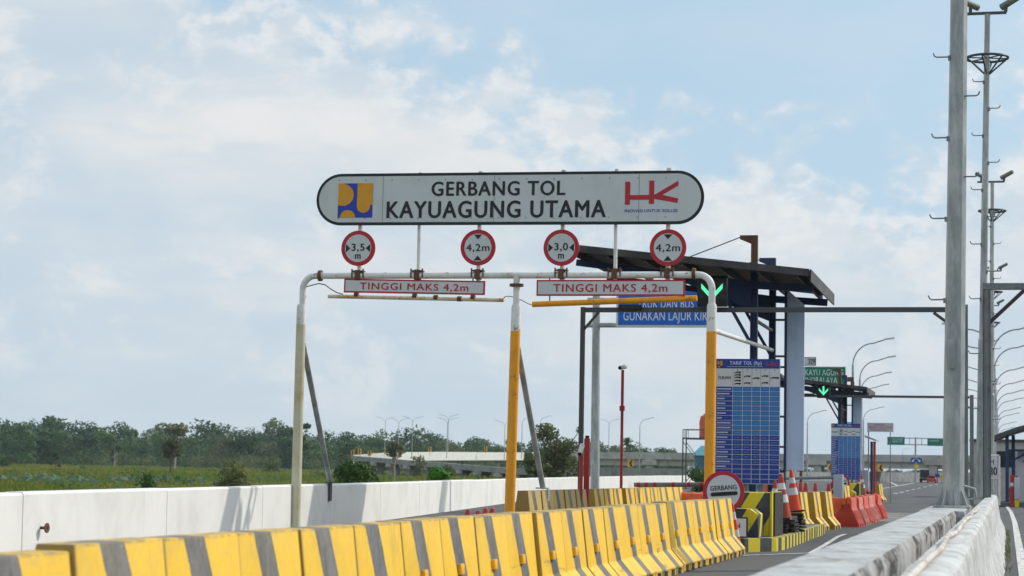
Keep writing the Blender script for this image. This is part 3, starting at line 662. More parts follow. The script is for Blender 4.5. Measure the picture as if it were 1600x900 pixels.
# cones
def cone_mesh(tb, b, h, r0_, r1_, mats, tilt=0):
    pass
def make_cone(name, label, loc, h, rb, mat, group=None, base=.0, tilt=(0, 0), bands=((.38, .55), (.66, .80)), sq=1.45):
    t = thing(name, label, 'traffic cone', loc, group); x, y, z = loc
    rad = lambda f: rb+(rb*.22-rb)*f
    MB().lathe([(rb*1.0, .03), (rad(.03), h*.03+.03)] + [(rad(f), .03+f*(h-.03)) for f in (.3, .6, .9)] + [(rad(1), h-.01), (rad(1)*.7, h)], loc, 18).build('body', mat, t)
    for a, b in bands: MB().lathe([(rad(a)+.003, .03+a*(h-.03)), (rad(b)+.003, .03+b*(h-.03))], loc, 18).build('white_band', m_refl, t)
    s = rb*sq; MB().box(x-s, x+s, y-s, y+s, z, z+.035).build('base', m_rub, t, bevel=.008)
    t.rotation_euler = (tilt[0], tilt[1], 0); return t
GC = 'traffic cones on the rubber stack of the toll island'
keep(make_cone('traffic_cone', 'tall red cone with two white bands farther back on the rubber stack', (-3.84, 37.6, .57), .80, .125, m_cone, GC, tilt=(0, -.10)))
keep(make_cone('traffic_cone', 'broad dull red cone in the middle of the rubber stack', (-3.90, 36.2, .42), .86, .155, m_coneold, GC, tilt=(0, -.07)))
keep(make_cone('traffic_cone', 'slim red cone squeezed behind the yellow edge of the chevron block', (-4.06, 36.0, .40), .76, .115, m_coneold, GC, tilt=(.0, .03)))
sk = thing('rubber_stack', 'stack of black rubber cone bases beside the chevron block', 'rubber stack', (-3.9, 36.9, .216)); keep(sk)
for i in range(6):
    for (cx, cy, top) in ((-4.0, 36.15, 5), (-3.92, 36.75, 5), (-3.86, 37.5, 6)):
        if i < top:
            q = MB(); z = .22+i*.058; s = .24+random.uniform(-.02, .02); M = Matrix.Translation((cx+random.gauss(0, .02), cy, z)) @ Matrix.Rotation(random.uniform(-.3, .3), 4, 'Z') @ Matrix.Rotation(random.gauss(0, .03), 4, 'X')
            q.box(-s*.75, s*.75, -s, s, 0, .045, 0, M); q.build('rubber_base', m_rub, sk, bevel=.012)
# canopy
CY0, CY1 = 41.5, 47.3
ca = thing('toll_canopy', 'dark sheet roofed toll canopy on blue steel columns behind the gantry', 'canopy', (-5.3, 44.5, 0)); keep(ca)
XA, ZA, XB, ZB = -9.40, 6.10, -3.98, 5.50
def rz_(X): return ZA+(ZB-ZA)*(X-XA)/(XB-XA)
rf = MB(); ny = 96; vs = []; fs = []
for j in range(ny+1):
    y = CY0+(CY1-CY0)*j/ny; e = .022*(1 if (j % 6) in (1, 2) else 0)
    for X in (XA, XB): vs.append((X, y, rz_(X)+e))
    for X in (XA, XB): vs.append((X, y, rz_(X)+e-.012))
for j in range(ny):
    a, b = j*4, (j+1)*4; fs += [(a, a+1, b+1, b), (a+2, b+2, b+3, a+3), (a, b, b+2, a+2), (a+1, a+3, b+3, b+1)]
rf.raw(vs, fs); rf.build('roof_sheet', m_roofs, ca, smooth=False)
fa = MB(); fa.bar((XA, CY0-.02, ZA-.04), (XB, CY0-.02, ZB-.04), .03, .15); fa.bar((XB+.03, CY0, ZB-.1), (XB+.03, CY1, ZB-.1), .03, .26); fa.build('fascia', m_roofs, ca)
gu = MB()
for X in np.linspace(XA+.3, XB-.25, 7): gu.bar((X, CY0+.05, rz_(X)-.09), (X, CY1-.05, rz_(X)-.09), .06, .13)
gu.build('purlins', m_steel, ca)
for Yc in (43.0, 46.5):
    q = MB(); q.bar((XA+.15, Yc, rz_(XA+.15)-.22), (-5.3, Yc, rz_(-5.3)-.30), .10, .14); q.bar((-5.3, Yc, rz_(-5.3)-.30), (XB-.05, Yc, rz_(XB)-.24), .10, .16)
    q.raw([(-7.4, Yc-.01, rz_(-7.4)-.25), (-5.3, Yc-.01, rz_(-5.3)-.3), (-5.3, Yc-.01, rz_(-5.3)-.85), (-7.4, Yc+.01, rz_(-7.4)-.25), (-5.3, Yc+.01, rz_(-5.3)-.3), (-5.3, Yc+.01, rz_(-5.3)-.85)], [(0, 1, 2), (3, 5, 4), (0, 3, 4, 1), (1, 4, 5, 2), (2, 5, 3, 0)])
    q.build('rafter', m_navy, ca)
    q = MB(); ztop = 6.42 if Yc < 45 else 6.30
    for dx in (-.065, .065): q.box(-5.3+dx-.012, -5.3+dx+.012, Yc-.075, Yc+.075, .216, rz_(-5.3)-.02)
    q.box(-5.3-.055, -5.3+.055, Yc-.012, Yc+.012, .216, rz_(-5.3)-.02); q.build('column', m_navy, ca)
    q = MB(); q.box(-5.37, -5.23, Yc-.07, Yc+.07, rz_(-5.3)+.03, ztop); q.prism([(-5.62, ztop+.015), (-5.23, ztop+.015), (-5.36, ztop-.18), (-5.62, ztop-.07)], Yc-.02, Yc+.02); q.build('column_head', m_rusty if Yc < 45 else m_navy, ca)
    q = MB(); q.tube([(-5.62, Yc, ztop-.03), (-7.0, Yc, rz_(-7.0)+.03)], .012, 6); q.build('tie_rod', m_steel, ca)
    q = MB(); q.bar((-5.35, Yc, 4.05), (-6.15, Yc, 5.45), .07, .07); q.build('knee_brace', m_navy, ca)
q = MB()
for z in (1.9, 2.6, 3.3, 3.75, 4.0, 4.85): q.bar((-5.24, 46.4, z), (-4.95, 46.4, z), .04, .05)
q.bar((-5.3, 43.1, 3.75), (-5.0, 46.4, 3.5), .05, .06); q.bar((-5.3, 43.1, 4.6), (-5.3, 46.4, 4.6), .05, .06); q.build('frame_rungs', m_steel, ca)
a, b = at(1230, 452, 45.9), at(1257, 476, 45.9); zb = at(1243, 735, 45.9).z
q = MB(); q.prism([(a.x, zb), (b.x, zb), (b.x, b.z), (a.x, a.z)], 45.9, 45.96); q.build('side_panel', m_panel, ca)
q = MB(); q.box(a.x-.055, a.x-.003, 45.86, 45.98, zb-.05, a.z+.05); q.box(a.x-.2, a.x-.057, 45.9, 45.95, zb-.06, zb); q.build('panel_post', m_navy, ca)
I1_named = I1
# far plaza copies
relab = ['striped kerb island of the far toll plaza, mostly hidden by red barriers', 'far chevron painted crash block below the small tariff board', 'small distant round GERBANG sign below the far tariff board',
         'far small white notice board right of the lone striped barrier', 'small distant blue tariff table under the far canopy', 'far tall red cone on the far rubber stack', 'far broad red cone on the far rubber stack', 'far slim red cone by the far crash block', 'far stack of black rubber bases behind red barriers', 'smaller distant toll canopy carrying a green arrow signal']
far = cat_dup(I1, (-1.78, 46.3, 0), relab); far[-1].location = Vector(far[-1].location)+Vector((-.5, 5, -.2))
# equipment cabinets and post of the far island
cbn = thing('control_cabinet', 'grey metal cabinet beside the far tariff board', 'cabinet', at(1340, 790, 84).xy.to_3d())
a, b = at(1337, 735, 84), at(1357, 778, 84); MB().box(a.x, b.x, 83.8, 84.4, .216, a.z).build('body', m_cabin, cbn, bevel=.02)
MB().box(a.x+.04, b.x-.04, 83.785, 83.797, .4, a.z-.06).build('door', painted('cabinet door', (.44, .47, .52), (.3, .3, .32), .3, 3), cbn)
pp = thing('blue_shelter_frame', 'thin blue posts with a little roof right of the far grey panel', 'frame', at(1368, 790, 88).xy.to_3d())
for px in (1362, 1366.5): q = MB(); a = at(px, 690, 88); q.box(a.x-.05, a.x+.05, 87.9, 88.1, 0, a.z); q.build('post', m_navy if px < 1364 else m_redp, pp)
a, b = at(1353, 684, 88), at(1371, 689, 88); q = MB(); q.prism([(a.x, a.z), (b.x, b.z-.03), (b.x, b.z+.04), (a.x, a.z+.1)], 87.2, 89); q.build('roof', m_cabin, pp)

# leaning delineator at the end of the front row
dl = make_cone('delineator_cone', 'slim orange and white cone leaning on the end of the front barrier row', (-4.17, 32.05, 0), .80, .065, m_cone, None, bands=((.30, .45), (.66, .82)), tilt=(0, -.13), sq=1.05)
for i, (px, py) in enumerate(((731.5, 796), (747.5, 798), (759, 794), (769.5, 794))):
    Yc = 31.0+i*.2; p = at(px, py, Yc); make_cone('traffic_cone', 'old red cone tip showing over the front barriers, %s of four' % ORDN[i], (p.x, Yc, 0), p.z, .17, m_coneold, 'four old cones behind the front barriers', bands=((.25, .4), (.5, .62)))
for i, (px, Yc) in enumerate(((1243.5, 62), (1251, 66), (1259, 62), (1274, 61), (1295, 62))):
    p = at(px, 770, Yc); make_cone('traffic_cone', 'dark red cone against the white wall behind the orange barrier, %s from the left' % ORDN[i], (p.x, Yc, 0), 1.02, .20, m_coneold, 'dark cones beyond the orange barrier', bands=((.2, .25),))
for i, (px, Yc) in enumerate(((1369, 104), (1374, 103))):
    p = at(px, 785, Yc); make_cone('traffic_cone', ['red and white cone on the road edge, left of a pair past the far island', 'red and white cone on the road edge, right of a pair past the far island'][i], (p.x, Yc, 0), .95, .21, m_coneold, 'pair of cones past the far island', bands=((.35, .6),))

# water barriers
def water_barrier(mat, label, group):
    t = thing('water_barrier', label, 'water barrier', (0, 0, 0), group)
    P = [(-.12, .71), (.12, .71), (.135, .48), (.155, .42), (.30, .12), (.30, .06), (-.30, .06), (-.30, .12), (-.155, .42), (-.135, .48)]
    MB().prism(P, -.5, .5).build('body', mat, t, bevel=.02)
    q = MB()
    for y in (-.42, -.25, -.08, .09, .26, .43):
        for s in (1, -1): q.raw([(s*.16, y-.03, .42), (s*.16, y+.03, .42), (s*.325, y+.03, .07), (s*.325, y-.03, .07), (s*.22, y-.03, .34), (s*.22, y+.03, .34)], [(0, 1, 5, 4), (4, 5, 2, 3), (0, 4, 3), (1, 2, 5)])
    q.build('ribs', mat, t)
    for y in (-.42, 0, .40): MB().box(-.325, .325, y-.12, y+.12, 0, .058).build('foot', mat, t)
    q = MB()
    for s in (1, -1): q.box(s*.13-.012, s*.13+.012, -.56, -.502, .45, .66); 
    q.box(-.115, -.01, -.535, -.502, .55, .70); q.box(.02, .10, -.52, -.502, .56, .68)
    q.lathe([(.06, .71), (.06, .735), (.02, .745)], (0, 0, 0), 12); q.build('filler_cap', m_wor, t)
    return t
GW = 'red plastic water barriers along the right of the toll lane'
wr = water_barrier(m_wred, 'red plastic water barrier right of the striped row, nearest the camera', GW); wr.location = (-3.83, 50.6, 0); wr.rotation_euler.z = -.06
wp = water_barrier(m_wpale, 'faded pinkish water barrier between two redder ones, nearer of the two faded ones', GW); wp.location = (-3.80, 52.6, 0); wp.rotation_euler.z = -.04
dup(wr, (-3.80, 54.6, 0), -.05, 'red water barrier between the two faded pinkish ones')
dup(wp, (-3.80, 56.6, 0), -.05, 'faded pinkish water barrier, farther of the two faded ones')
dup(wr, (-3.88, 58.8, 0), -.05, 'red water barrier half hidden behind the last one of the row')
dup(wr, (-3.82, 60.8, 0), -.05, 'red water barrier at the far right end of the row')
wo = water_barrier(m_wor, 'orange water barrier behind the short striped row, left of two', 'orange water barriers across the lane'); wo.location = (-5.5, 50.9, 0); wo.rotation_euler.z = pi/2
dup(wo, (-4.55, 50.6, 0), pi/2+.1, 'orange water barrier behind the short striped row, right of two')
for i in range(3):
    p = at(1068+i*12, 785, 54); dup(wo, (p.x, 54+i*.3, 0), pi/2, 'bright orange water barrier left of the near round toll sign, %s of three' % ORDN[i], 'orange water barriers left of the round sign')

# ================================================================== PORTALS, SIGNALS
def perforated(mb, a, b, wd, dp, m=0):
    """four corner strips with a ladder of small plates: a punched steel section"""
    a, b = Vector(a), Vector(b); d = (b-a); l = d.length; q = d.to_track_quat('Z', 'Y').to_matrix().to_4x4(); q.translation = a
    e = wd*.2
    for sx in (-1, 1):
        for sy in (-1, 1): mb.box(sx*wd/2-(e if sx > 0 else 0), sx*wd/2+(0 if sx > 0 else e), sy*dp/2-(.012 if sy > 0 else 0), sy*dp/2+(0 if sy > 0 else .012), 0, l, m, q)
    mb.box(-.02, .02, -dp/2, -dp/2+.01, 0, l, m, q)
    z = .03
    while z < l: mb.box(-wd/2+e, wd/2-e, -dp/2+.001, -dp/2+.009, z, z+.06, m, q); z += .13
    mb.box(-wd/2+.03, wd/2-.03, dp/2-.03, dp/2-.02, 0, l, m, q); mb.box(-wd/2+.01, -wd/2+.02, -dp/2, dp/2, 0, l, m, q); mb.box(wd/2-.02, wd/2-.01, -dp/2, dp/2, 0, l, m, q)
PY = 41.2
po = thing('lane_portal', 'dark steel lane portal spanning the toll lanes behind the gantry', 'portal', (-5, PY, 0))
a, b = at(911, 487, PY), at(1506, 481, PY); pz = (a.z+b.z)/2
MB().box(a.x-.045, a.x+.045, PY-.05, PY+.05, 0, pz+.06).build('leg', m_steel, po)
q = MB(); perforated(q, (b.x, PY, .1), (b.x, PY, pz+.1), .16, .14); q.build('leg', m_greys, po)
q = MB(); q.box(a.x+.046, b.x-.09, PY-.05, PY+.05, pz-.05, pz+.05); q.build('beam', m_steel, po)
q = MB(); q.bar((a.x+.02, PY, pz-.42), (a.x+.34, PY, pz-.05), .05, .05); q.bar((b.x-.08, PY, pz-.45), (b.x-.6, PY, pz-.06), .06, .06); q.build('corner_brace', m_steel, po)
MB().box(at(968, 487, PY).x, at(1003, 487, PY).x, PY-.11, PY-.052, pz-.0, pz+.10).build('cable_box', m_rub, po)
po2 = dup(po, (-5-.6, PY+45.5, 0), None, 'distant steel lane portal of the far plaza with an arrow signal')
def signal(px, py, Y, wd, label, parent=None):
    c = at(px, py, Y); t = thing('lane_signal', label, 'signal', c, 'green arrow lane signals')
    MB().box(c.x-wd/2, c.x+wd/2, c.y-.1, c.y+.06, c.z-wd/2, c.z+wd/2).build('housing', m_rub, t, bevel=.015)
    MB().prism([(c.x-wd/2-.03, c.z+wd/2+.002), (c.x+wd/2+.03, c.z+wd/2+.002), (c.x+wd/2+.03, c.z+wd/2+.03), (c.x-wd/2-.03, c.z+wd/2+.03)], c.y-.24, c.y+.06).build('visor', m_rub, t)
    q = MB(); s = wd
    for sg in (-1, 1): flat(q, [(c.x, c.z-.30*s), (c.x+sg*.36*s, c.z+.10*s), (c.x+sg*.36*s, c.z+.27*s), (c.x, c.z-.12*s)], c.y-.104)
    if 'far' in label: flat(q, [(c.x-.07*s, c.z-.13*s), (c.x+.07*s, c.z-.13*s), (c.x+.07*s, c.z+.42*s), (c.x-.07*s, c.z+.42*s)], c.y-.105)
    q.build('arrow', m_lit, t); return t
signal(1113.5, 456, PY-.2, .62, 'black signal box with green arrow behind the right gantry post')
signal(1287, 612, PY+45.2, .55, 'small far black signal box with a bright green arrow under the far canopy')

# galvanised sign pole with blue truck lane sign
cs = thing('lane_sign', 'blue overhead sign telling trucks and buses to keep left, on a galvanised pole', 'road sign', (at(930, 745, 60).x, 60, GZ))
a = at(929.5, 745, 60); b = at(932, 462, 60)
MB().tube([(a.x, 60, GZ), (a.x, 60, a.z), (b.x, 60, b.z)], [.15, .14, .115], 18).build('pole', m_galv, cs)
q = MB()
for py in (468, 508): p1_, p2_ = at(918, py, 60), at(1108, py, 60); q.tube([p1_, p2_], .075 if py > 500 else .06, 10)
q.build('arm', m_galv, cs)
a, b = at(963, 511, 59.8), at(1112, 449, 59.8)
o = MB(); o.box(a.x, b.x, 59.76, 59.8, a.z, b.z); bb = o.build('board', m_signw, cs)
o = MB(); flat(o, [(a.x+.06, a.z+.06), (b.x-.06, a.z+.06), (b.x-.06, b.z-.06), (a.x+.06, b.z-.06)], 59.755); o.build('face', painted('road sign blue', (.008, .13, .56), (.02, .1, .4), .2, 1), bb)
o = MB(); c = at(1040, 481, 59.75)
letters(o, 'TRUK DAN BUS', at(996, 480, 59.75).x, at(1084, 480, 59.75).x, at(996, 481.5, 59.75).z, at(996, 467, 59.75).z, 59.75, 0, .01, 1.05)
letters(o, 'GUNAKAN LAJUR KIRI', at(974, 480, 59.75).x, at(1108, 480, 59.75).x, at(996, 500.5, 59.75).z, at(996, 486.5, 59.75).z, 59.75, 0, .01, 1.05); o.build('lettering', painted('sign letters', (.75, .77, .8), (.6, .6, .6), .2, 2), bb)

# red camera poles, pillar, boom barriers
def cctv(parent, c, d, s=1.0, mt=None):
    d = Vector(d).normalized(); q = MB(); q.tube([c-d*.16*s, c+d*.16*s], [.055*s, .05*s], 10); h = q.build('camera', mt or m_cam, parent)
    MB().tube([c+d*.162*s, c+d*.172*s], .042*s, 10).build('lens', m_glass, h)
r1 = thing('camera_post', 'tall thin red post topped by a white camera', 'camera post', (at(973, 762, 45.6).x, 45.6, 0)); p = at(973, 578, 45.6)
MB().tube([(p.x, p.y, 0), p], .035, 10).build('pole', m_redp, r1); MB().box(p.x-.055, p.x+.055, p.y-.05, p.y+.05, at(973, 642, 45.6).z, at(973, 634, 45.6).z).build('joint', m_redp, r1)
cctv(r1, p+Vector((0, -.02, .06)), (-.25, -1, -.15), .95)
r2 = thing('camera_post', 'short red post with a white camera left of the red pillar', 'camera post', (at(908.5, 760, 41).x, 41, 0)); p = at(908.5, 707, 40.6)
MB().tube([(p.x, p.y, 0), p], .04, 10).build('pole', m_redp, r2); cctv(r2, p+Vector((0, -.05, .06)), (0, -.8, -.6), .95)
r3 = thing('red_pillar', 'thick dark red square pillar in the gap between rear barriers', 'pillar', (at(918, 760, 41.6).x, 41.6, 0)); p = at(917.5, 685, 41.6)
MB().box(p.x-.055, p.x+.055, 41.54, 41.66, 0, p.z).build('column', m_redp, r3, bevel=.008); MB().box(p.x-.035, p.x+.035, 41.56, 41.64, p.z+.001, p.z+.06).build('cap', m_rub, r3)
bm = thing('boom_gate', 'red and grey striped boom pole lowered across the lane above rear barriers', 'boom gate', (-5.45, 47.6, 0)); p, q_ = at(991, 757.5, 47.6), at(1112, 757, 47.6)
MB().tube([p, q_], .055, 12).build('boom', m_greys, bm)
q = MB()
for f in (.04, .14, .25, .49, .69, .85): c1, c2 = p.lerp(q_, f), p.lerp(q_, f+.04); q.tube([c1, c2], .058, 12)
q.build('red_bands', m_red, bm); MB().box(-5.62, -5.32, 47.4, 47.8, .216, 1.05).build('gate_housing', m_wor, bm, bevel=.02)
bm2 = thing('boom_gate', 'thin grey boom pole in front of the white wall near the dark cones', 'boom gate', at(1300, 760, 66).xy.to_3d()); p, q_ = at(1228, 747.5, 66), at(1303, 746, 66)
MB().tube([p, q_], .05, 10).build('boom', m_greys, bm2); MB().box(q_.x, q_.x+.3, 65.8, 66.2, 0, q_.z+.1).build('gate_housing', m_cabin, bm2, bevel=.02)

# ================================================================== MASTS AND POLES ON THE MEDIAN
ms = thing('lighting_mast', 'huge eight sided galvanised steel mast with climbing pegs on the median', 'mast', (-.76, 28.7, .85))
base = at(1489, 790, 28.7); top = at(1499, -60, 28.7)
q = MB(); vs = []; fs = []; n = 8
for c, r in ((base, .155), (top, .118)):
    for k in range(n): A = 2*pi*(k+.5)/n+R(14); vs.append(c+Vector((r*math.cos(A), r*math.sin(A), 0)))
fs = [(k, (k+1) % n, n+(k+1) % n, n+k) for k in range(n)] + [tuple(range(n, 2*n))]
q.raw(vs, fs); q.build('shaft', m_galv, ms, smooth=False)
q = MB(); q.box(base.x-.27, base.x+.24, 28.45, 28.95, .85, .885); q.build('base_plate', m_galv, ms, bevel=.006)
q = MB()
for k in range(8): A = 2*pi*k/8+.2; d = Vector((math.cos(A), math.sin(A), 0)); c = Vector((base.x, base.y, .886)); q.raw([c+d*.15, c+d*.25, c+d*.15+Vector((0, 0, .22))]+[c+d*.15+Vector((d.y, -d.x, 0))*.012, c+d*.25+Vector((d.y, -d.x, 0))*.012, c+d*.15+Vector((d.y, -d.x, 0))*.012+Vector((0, 0, .22))], [(0, 1, 2), (3, 5, 4), (0, 3, 4, 1), (1, 4, 5, 2), (0, 2, 5, 3)])
q.build('gussets', m_galv, ms)
a, b = at(1481, 577, 28.7), at(1493, 531, 28.7); q = MB(); q.box(a.x, b.x, 28.7-.172, 28.7-.14, a.z, b.z); q.build('hatch', m_galv, ms, bevel=.004)
def peg(parent, c, sg, s, m):
    q = MB(); q.tube([c, c+Vector((sg*.17*s, -.03*s, -.005)), c+Vector((sg*.2*s, -.03*s, .01)), c+Vector((sg*.22*s, -.03*s, .055*s))], .011*s, 6); q.box(c.x-.015*s, c.x+.015*s, c.y-.02, c.y+.02, c.z-.05*s, c.z+.02*s); q.build('peg', m, parent)
for py, px in ((89, 1483), (215, 1480.5), (341, 1477.5), (468, 1475.5)): peg(ms, at(px, py, 28.65), -1, 1, m_greys)
for py, px in ((150, 1506), (276, 1504.5)): peg(ms, at(px, py, 28.65), 1, 1, m_greys)
def camera_pole(Y, pxb, pxt, ytop, label, cctvs=True):
    t = thing('camera_pole', label, 'camera pole', (at(pxb, 775, Y).x, Y, .85), 'camera poles with rest rings along the median')
    b = at(pxb, 775, Y); e = at(pxt, ytop, Y); mid = b.lerp(e, .32)
    b.z = .85
    MB().tube([b, mid, mid+Vector((0, 0, .03)), e], [.115, .105, .085, .062], 12).build('shaft', m_galv, t)
    q = MB(); q.bar(e+Vector((-.52, 0, .02)), e+Vector((.42, 0, .02)), .06, .06); q.build('crossarm', m_steel, t)
    cctv(t, e+Vector((-.38, 0, .24)), (-.75, -.6, .25), 1.4, m_camd); cctv(t, e+Vector((.50, 0, .26)), (.85, -.5, .4), 1.5, m_camd)
    q = MB(); q.tube([e+Vector((-.38, 0, .03)), e+Vector((-.38, 0, .17))], .04, 8); q.tube([e+Vector((.40, 0, .03)), e+Vector((.42, 0, .2))], .04, 8); q.build('bracket', m_steel, t)
    rz = e.z-1.02; rc = b.lerp(e, (rz-b.z)/(e.z-b.z)); q = MB()
    q.tube([rc+Vector((.47*math.cos(A), .47*math.sin(A), 0)) for A in np.linspace(0, 2*pi, 33)], .03, 8)
    for k in range(6): A = k*pi/3+.3; q.tube([rc+Vector((.47*math.cos(A), .47*math.sin(A), 0)), rc+Vector((0, 0, -.42))], .02, 6); q.tube([rc, rc+Vector((.47*math.cos(A), .47*math.sin(A), 0))], .016, 6)
    q.build('rest_ring', m_steel, t)
    z = rz-.55; i = 0
    while z > 2.6: peg(t, b.lerp(e, (z-b.z)/(e.z-b.z))+Vector((.07*(1 if i % 2 else -1), -.05, 0)), 1 if i % 2 else -1, 1.1, m_greys); z -= .62; i += 1
    return t
camera_pole(46, 1532.5, 1543, 22, 'tallest camera pole with a round rest ring right of the mast')
for Y, pxb, pxt, yt, lab in ((72, 1548, 1550.5, 285, 'second camera pole, its rest ring half as high as the tallest'), (101, 1552, 1551, 424, 'third camera pole, seen through the right hand portal'), (125, 1554, 1550, 478, 'fourth and lowest camera pole, beside the portal brace')): camera_pole(Y, pxb, pxt, yt, lab)
# right hand portal
p3 = thing('lane_portal', 'punched steel portal leg with a beam reaching over the right carriageway', 'portal', (at(1541.5, 770, 44).x, 44, 0)); a = at(1541.5, 455, 44)
q = MB(); perforated(q, (a.x, 44, .3), (a.x, 44, a.z+.02), .17, .16); q.build('leg', m_greys, p3)
q = MB(); b = a+Vector((6.5, 0, .0)); q.bar(a+Vector((-.085, 0, .1)), b+Vector((0, 0, .1)), .14, .14)
for i in range(50): X = a.x+.05+i*.13; q.box(X, X+.05, 43.922, 43.929, a.z+.04, a.z+.16)
q.build('beam', m_greys, p3)
MB().bar(a+Vector((.02, 0, -.72)), a+Vector((.80, 0, .03)), .07, .08).build('brace', m_brace, p3); MB().box(a.x+6.4, a.x+6.6, 43.9, 44.1, 0, a.z+.02).build('leg', m_greys, p3)

# lamp posts
def lamp_post(label, group, h=9.2, arm=2.1, double=True, rise=1.5):
    t = thing('street_lamp', label, 'street lamp', (0, 0, 0), group)
    MB().tube([(0, 0, 0), (0, 0, h-rise)], [.10, .065], 8).build('pole', m_galv, t)
    for sg in ((1, -1) if double else (1,)):
        pts = [(0, 0, h-rise)] + [(sg*arm*.62*(1-math.cos(A)), 0, h-rise+rise*.86*math.sin(A)) for A in np.linspace(.15, pi/2, 8)] + [(sg*arm, 0, h+.03)]
        MB().tube(pts, .042, 6).build('arm', m_galv, t)
        q = MB(); q.bar((sg*(arm-.05), 0, h+.03), (sg*(arm+.5), 0, h+.10), .17, .09); q.build('lamp_head', m_cam, t)
    return t
GL = 'double armed lamps along the median'
lp = lamp_post('tallest double armed street lamp on the median, nearest the poles', GL)
hz_ = lambda px: 747+.019*(px-1573)
for i, (pxb, pyt) in enumerate(((1552, 519), (1554.5, 547), (1556, 581), (1557, 602), (1558, 617), (1558.5, 629), (1559, 643), (1559.5, 651), (1560, 664), (1560.5, 672))):
    Y = (9.2-1.28)*3111/(hz_(1560)-pyt)*.985; p = at(pxb, 745, Y)
    if i == 0: lp.location = (p.x, Y, 0)
    else: dup(lp, (p.x, Y, 0), 0, 'double armed street lamp on the median, %s from the nearest' % ORDN[i])
GLL = 'single armed lamps curving with the left road edge'
ls = lamp_post('single armed street lamp right of the far green sign, tallest of its row', GLL, double=False, arm=1.9)
for i, (pxb, pyt) in enumerate(((1332, 537), (1343, 564), (1344.5, 588), (1346, 606), (1261, 646), (1349, 640))):
    Y = (9.2-1.28)*3111/(hz_(1340)-pyt)*.985; p = at(pxb, 745, Y)
    lab = ['', 'second single armed lamp right of the green sign', 'third single armed lamp right of the green sign', 'fourth single armed lamp, just over the far canopy', 'single armed lamp seen alone right of the tall grey panel', 'small single armed lamp behind the pink notice'][i]
    if i == 0: ls.location = (p.x, Y, 0)
    else: dup(ls, (p.x, Y, 0), 0, lab)
GLF = 'distant lamps on the flyover and ramp'
def far_lamp(proto, px, ytop, ybase, Y, lab):
    p = at(px, ybase, Y); z1 = at(px, ytop, Y).z; o = dup(proto, (p.x, Y, z1-9.2), 0, lab, GLF); return o
for px, yt, Y, lab in ((601, 652, 470, 'double armed lamp on the distant ramp, leftmost'), (622, 654, 455, 'double armed lamp on the distant ramp, second from left'), (643.5, 651, 430, 'double armed lamp on the distant ramp, third from left'), (698, 653, 440, 'double armed lamp on the distant ramp left of the orange post'), (699.5, 648, 470, 'double armed lamp just behind another on the ramp left of the orange post'), (788, 657, 440, 'double armed lamp on the ramp partly behind the orange post'), (951, 655, 470, 'double armed lamp on the flyover left of the red camera post')): far_lamp(lp, px, yt, 712, Y, lab)
for px, yt, Y, lab in ((814.5, 652, 430, 'single armed lamp beside the orange post stay'), (843, 650, 420, 'single armed lamp over the dark tree'), (999, 653, 330, 'single armed lamp right of the red camera post'), (1410, 700, 700, 'tiny single armed lamp under the pink notice')): far_lamp(ls, px, yt, 735, Y, lab)

# ================================================================== FAR STRUCTURES
# flyover
FY = 430
fo = thing('flyover', 'long grey concrete flyover on hammerhead piers crossing behind the plaza', 'flyover', (at(1250, 740, FY).x, FY, GZ))
def deck(pl, Y0, th):
    pass
left, right = (880, 705.5), (1700, 713.5)
segs = 14; q = MB(); q2 = MB(); q3 = MB()
for i in range(segs):
    f0_, f1_ = i/segs, (i+1)/segs; A = at(left[0]+(right[0]-left[0])*f0_, left[1]+(right[1]-left[1])*f0_, FY); B = at(left[0]+(right[0]-left[0])*f1_, left[1]+(right[1]-left[1])*f1_, FY)
    q.raw([A, B, B-Vector((0, 0, 1.5)), A-Vector((0, 0, 1.5)), A+Vector((0, .4, 0)), B+Vector((0, .4, 0)), B+Vector((0, .4, -1.5)), A+Vector((0, .4, -1.5))], [(0, 1, 2, 3), (4, 7, 6, 5), (0, 4, 5, 1), (3, 2, 6, 7)])
    for k in range(5):
        y = .9+k*1.9; q2.raw([A+Vector((0, y, -1.5)), B+Vector((0, y, -1.5)), B+Vector((0, y, -2.9)), A+Vector((0, y, -2.9)), A+Vector((0, y+.7, -1.5)), B+Vector((0, y+.7, -1.5)), B+Vector((0, y+.7, -2.9)), A+Vector((0, y+.7, -2.9))], [(0, 1, 2, 3), (4, 7, 6, 5), (3, 2, 6, 7), (0, 3, 7, 4), (1, 5, 6, 2)])
    q3.raw([A+Vector((0, .4, -1.1)), B+Vector((0, .4, -1.1)), B+Vector((0, 10, -1.1)), A+Vector((0, 10, -1.1)), A+Vector((0, .4, -1.49)), B+Vector((0, .4, -1.49)), B+Vector((0, 10, -1.49)), A+Vector((0, 10, -1.49))], [(0, 1, 2, 3), (4, 7, 6, 5)])
q.build('parapet', m_conc, fo); q2.build('girders', m_conc, fo); q3.build('deck', m_conc, fo)
for px in (905, 1015, 1277, 1458, 1560, 1640):
    c = at(px, 720, FY); q = MB(); dz = Vector((0, 0, 0)); wd = 1.6 if px < 1100 else 2.0
    q.prism([(c.x-wd, c.z-.9), (c.x+wd, c.z-.9), (c.x+wd, c.z+.2), (c.x+.9, c.z+.2), (c.x+.9, c.z+1.2), (c.x-.9, c.z+1.2), (c.x-.9, c.z+.2), (c.x-wd, c.z+.2)], FY-.4, FY+.6); q.box(c.x-.8, c.x+.8, FY, FY+8, GZ, c.z-.95); q.build('pier', m_conc, fo)
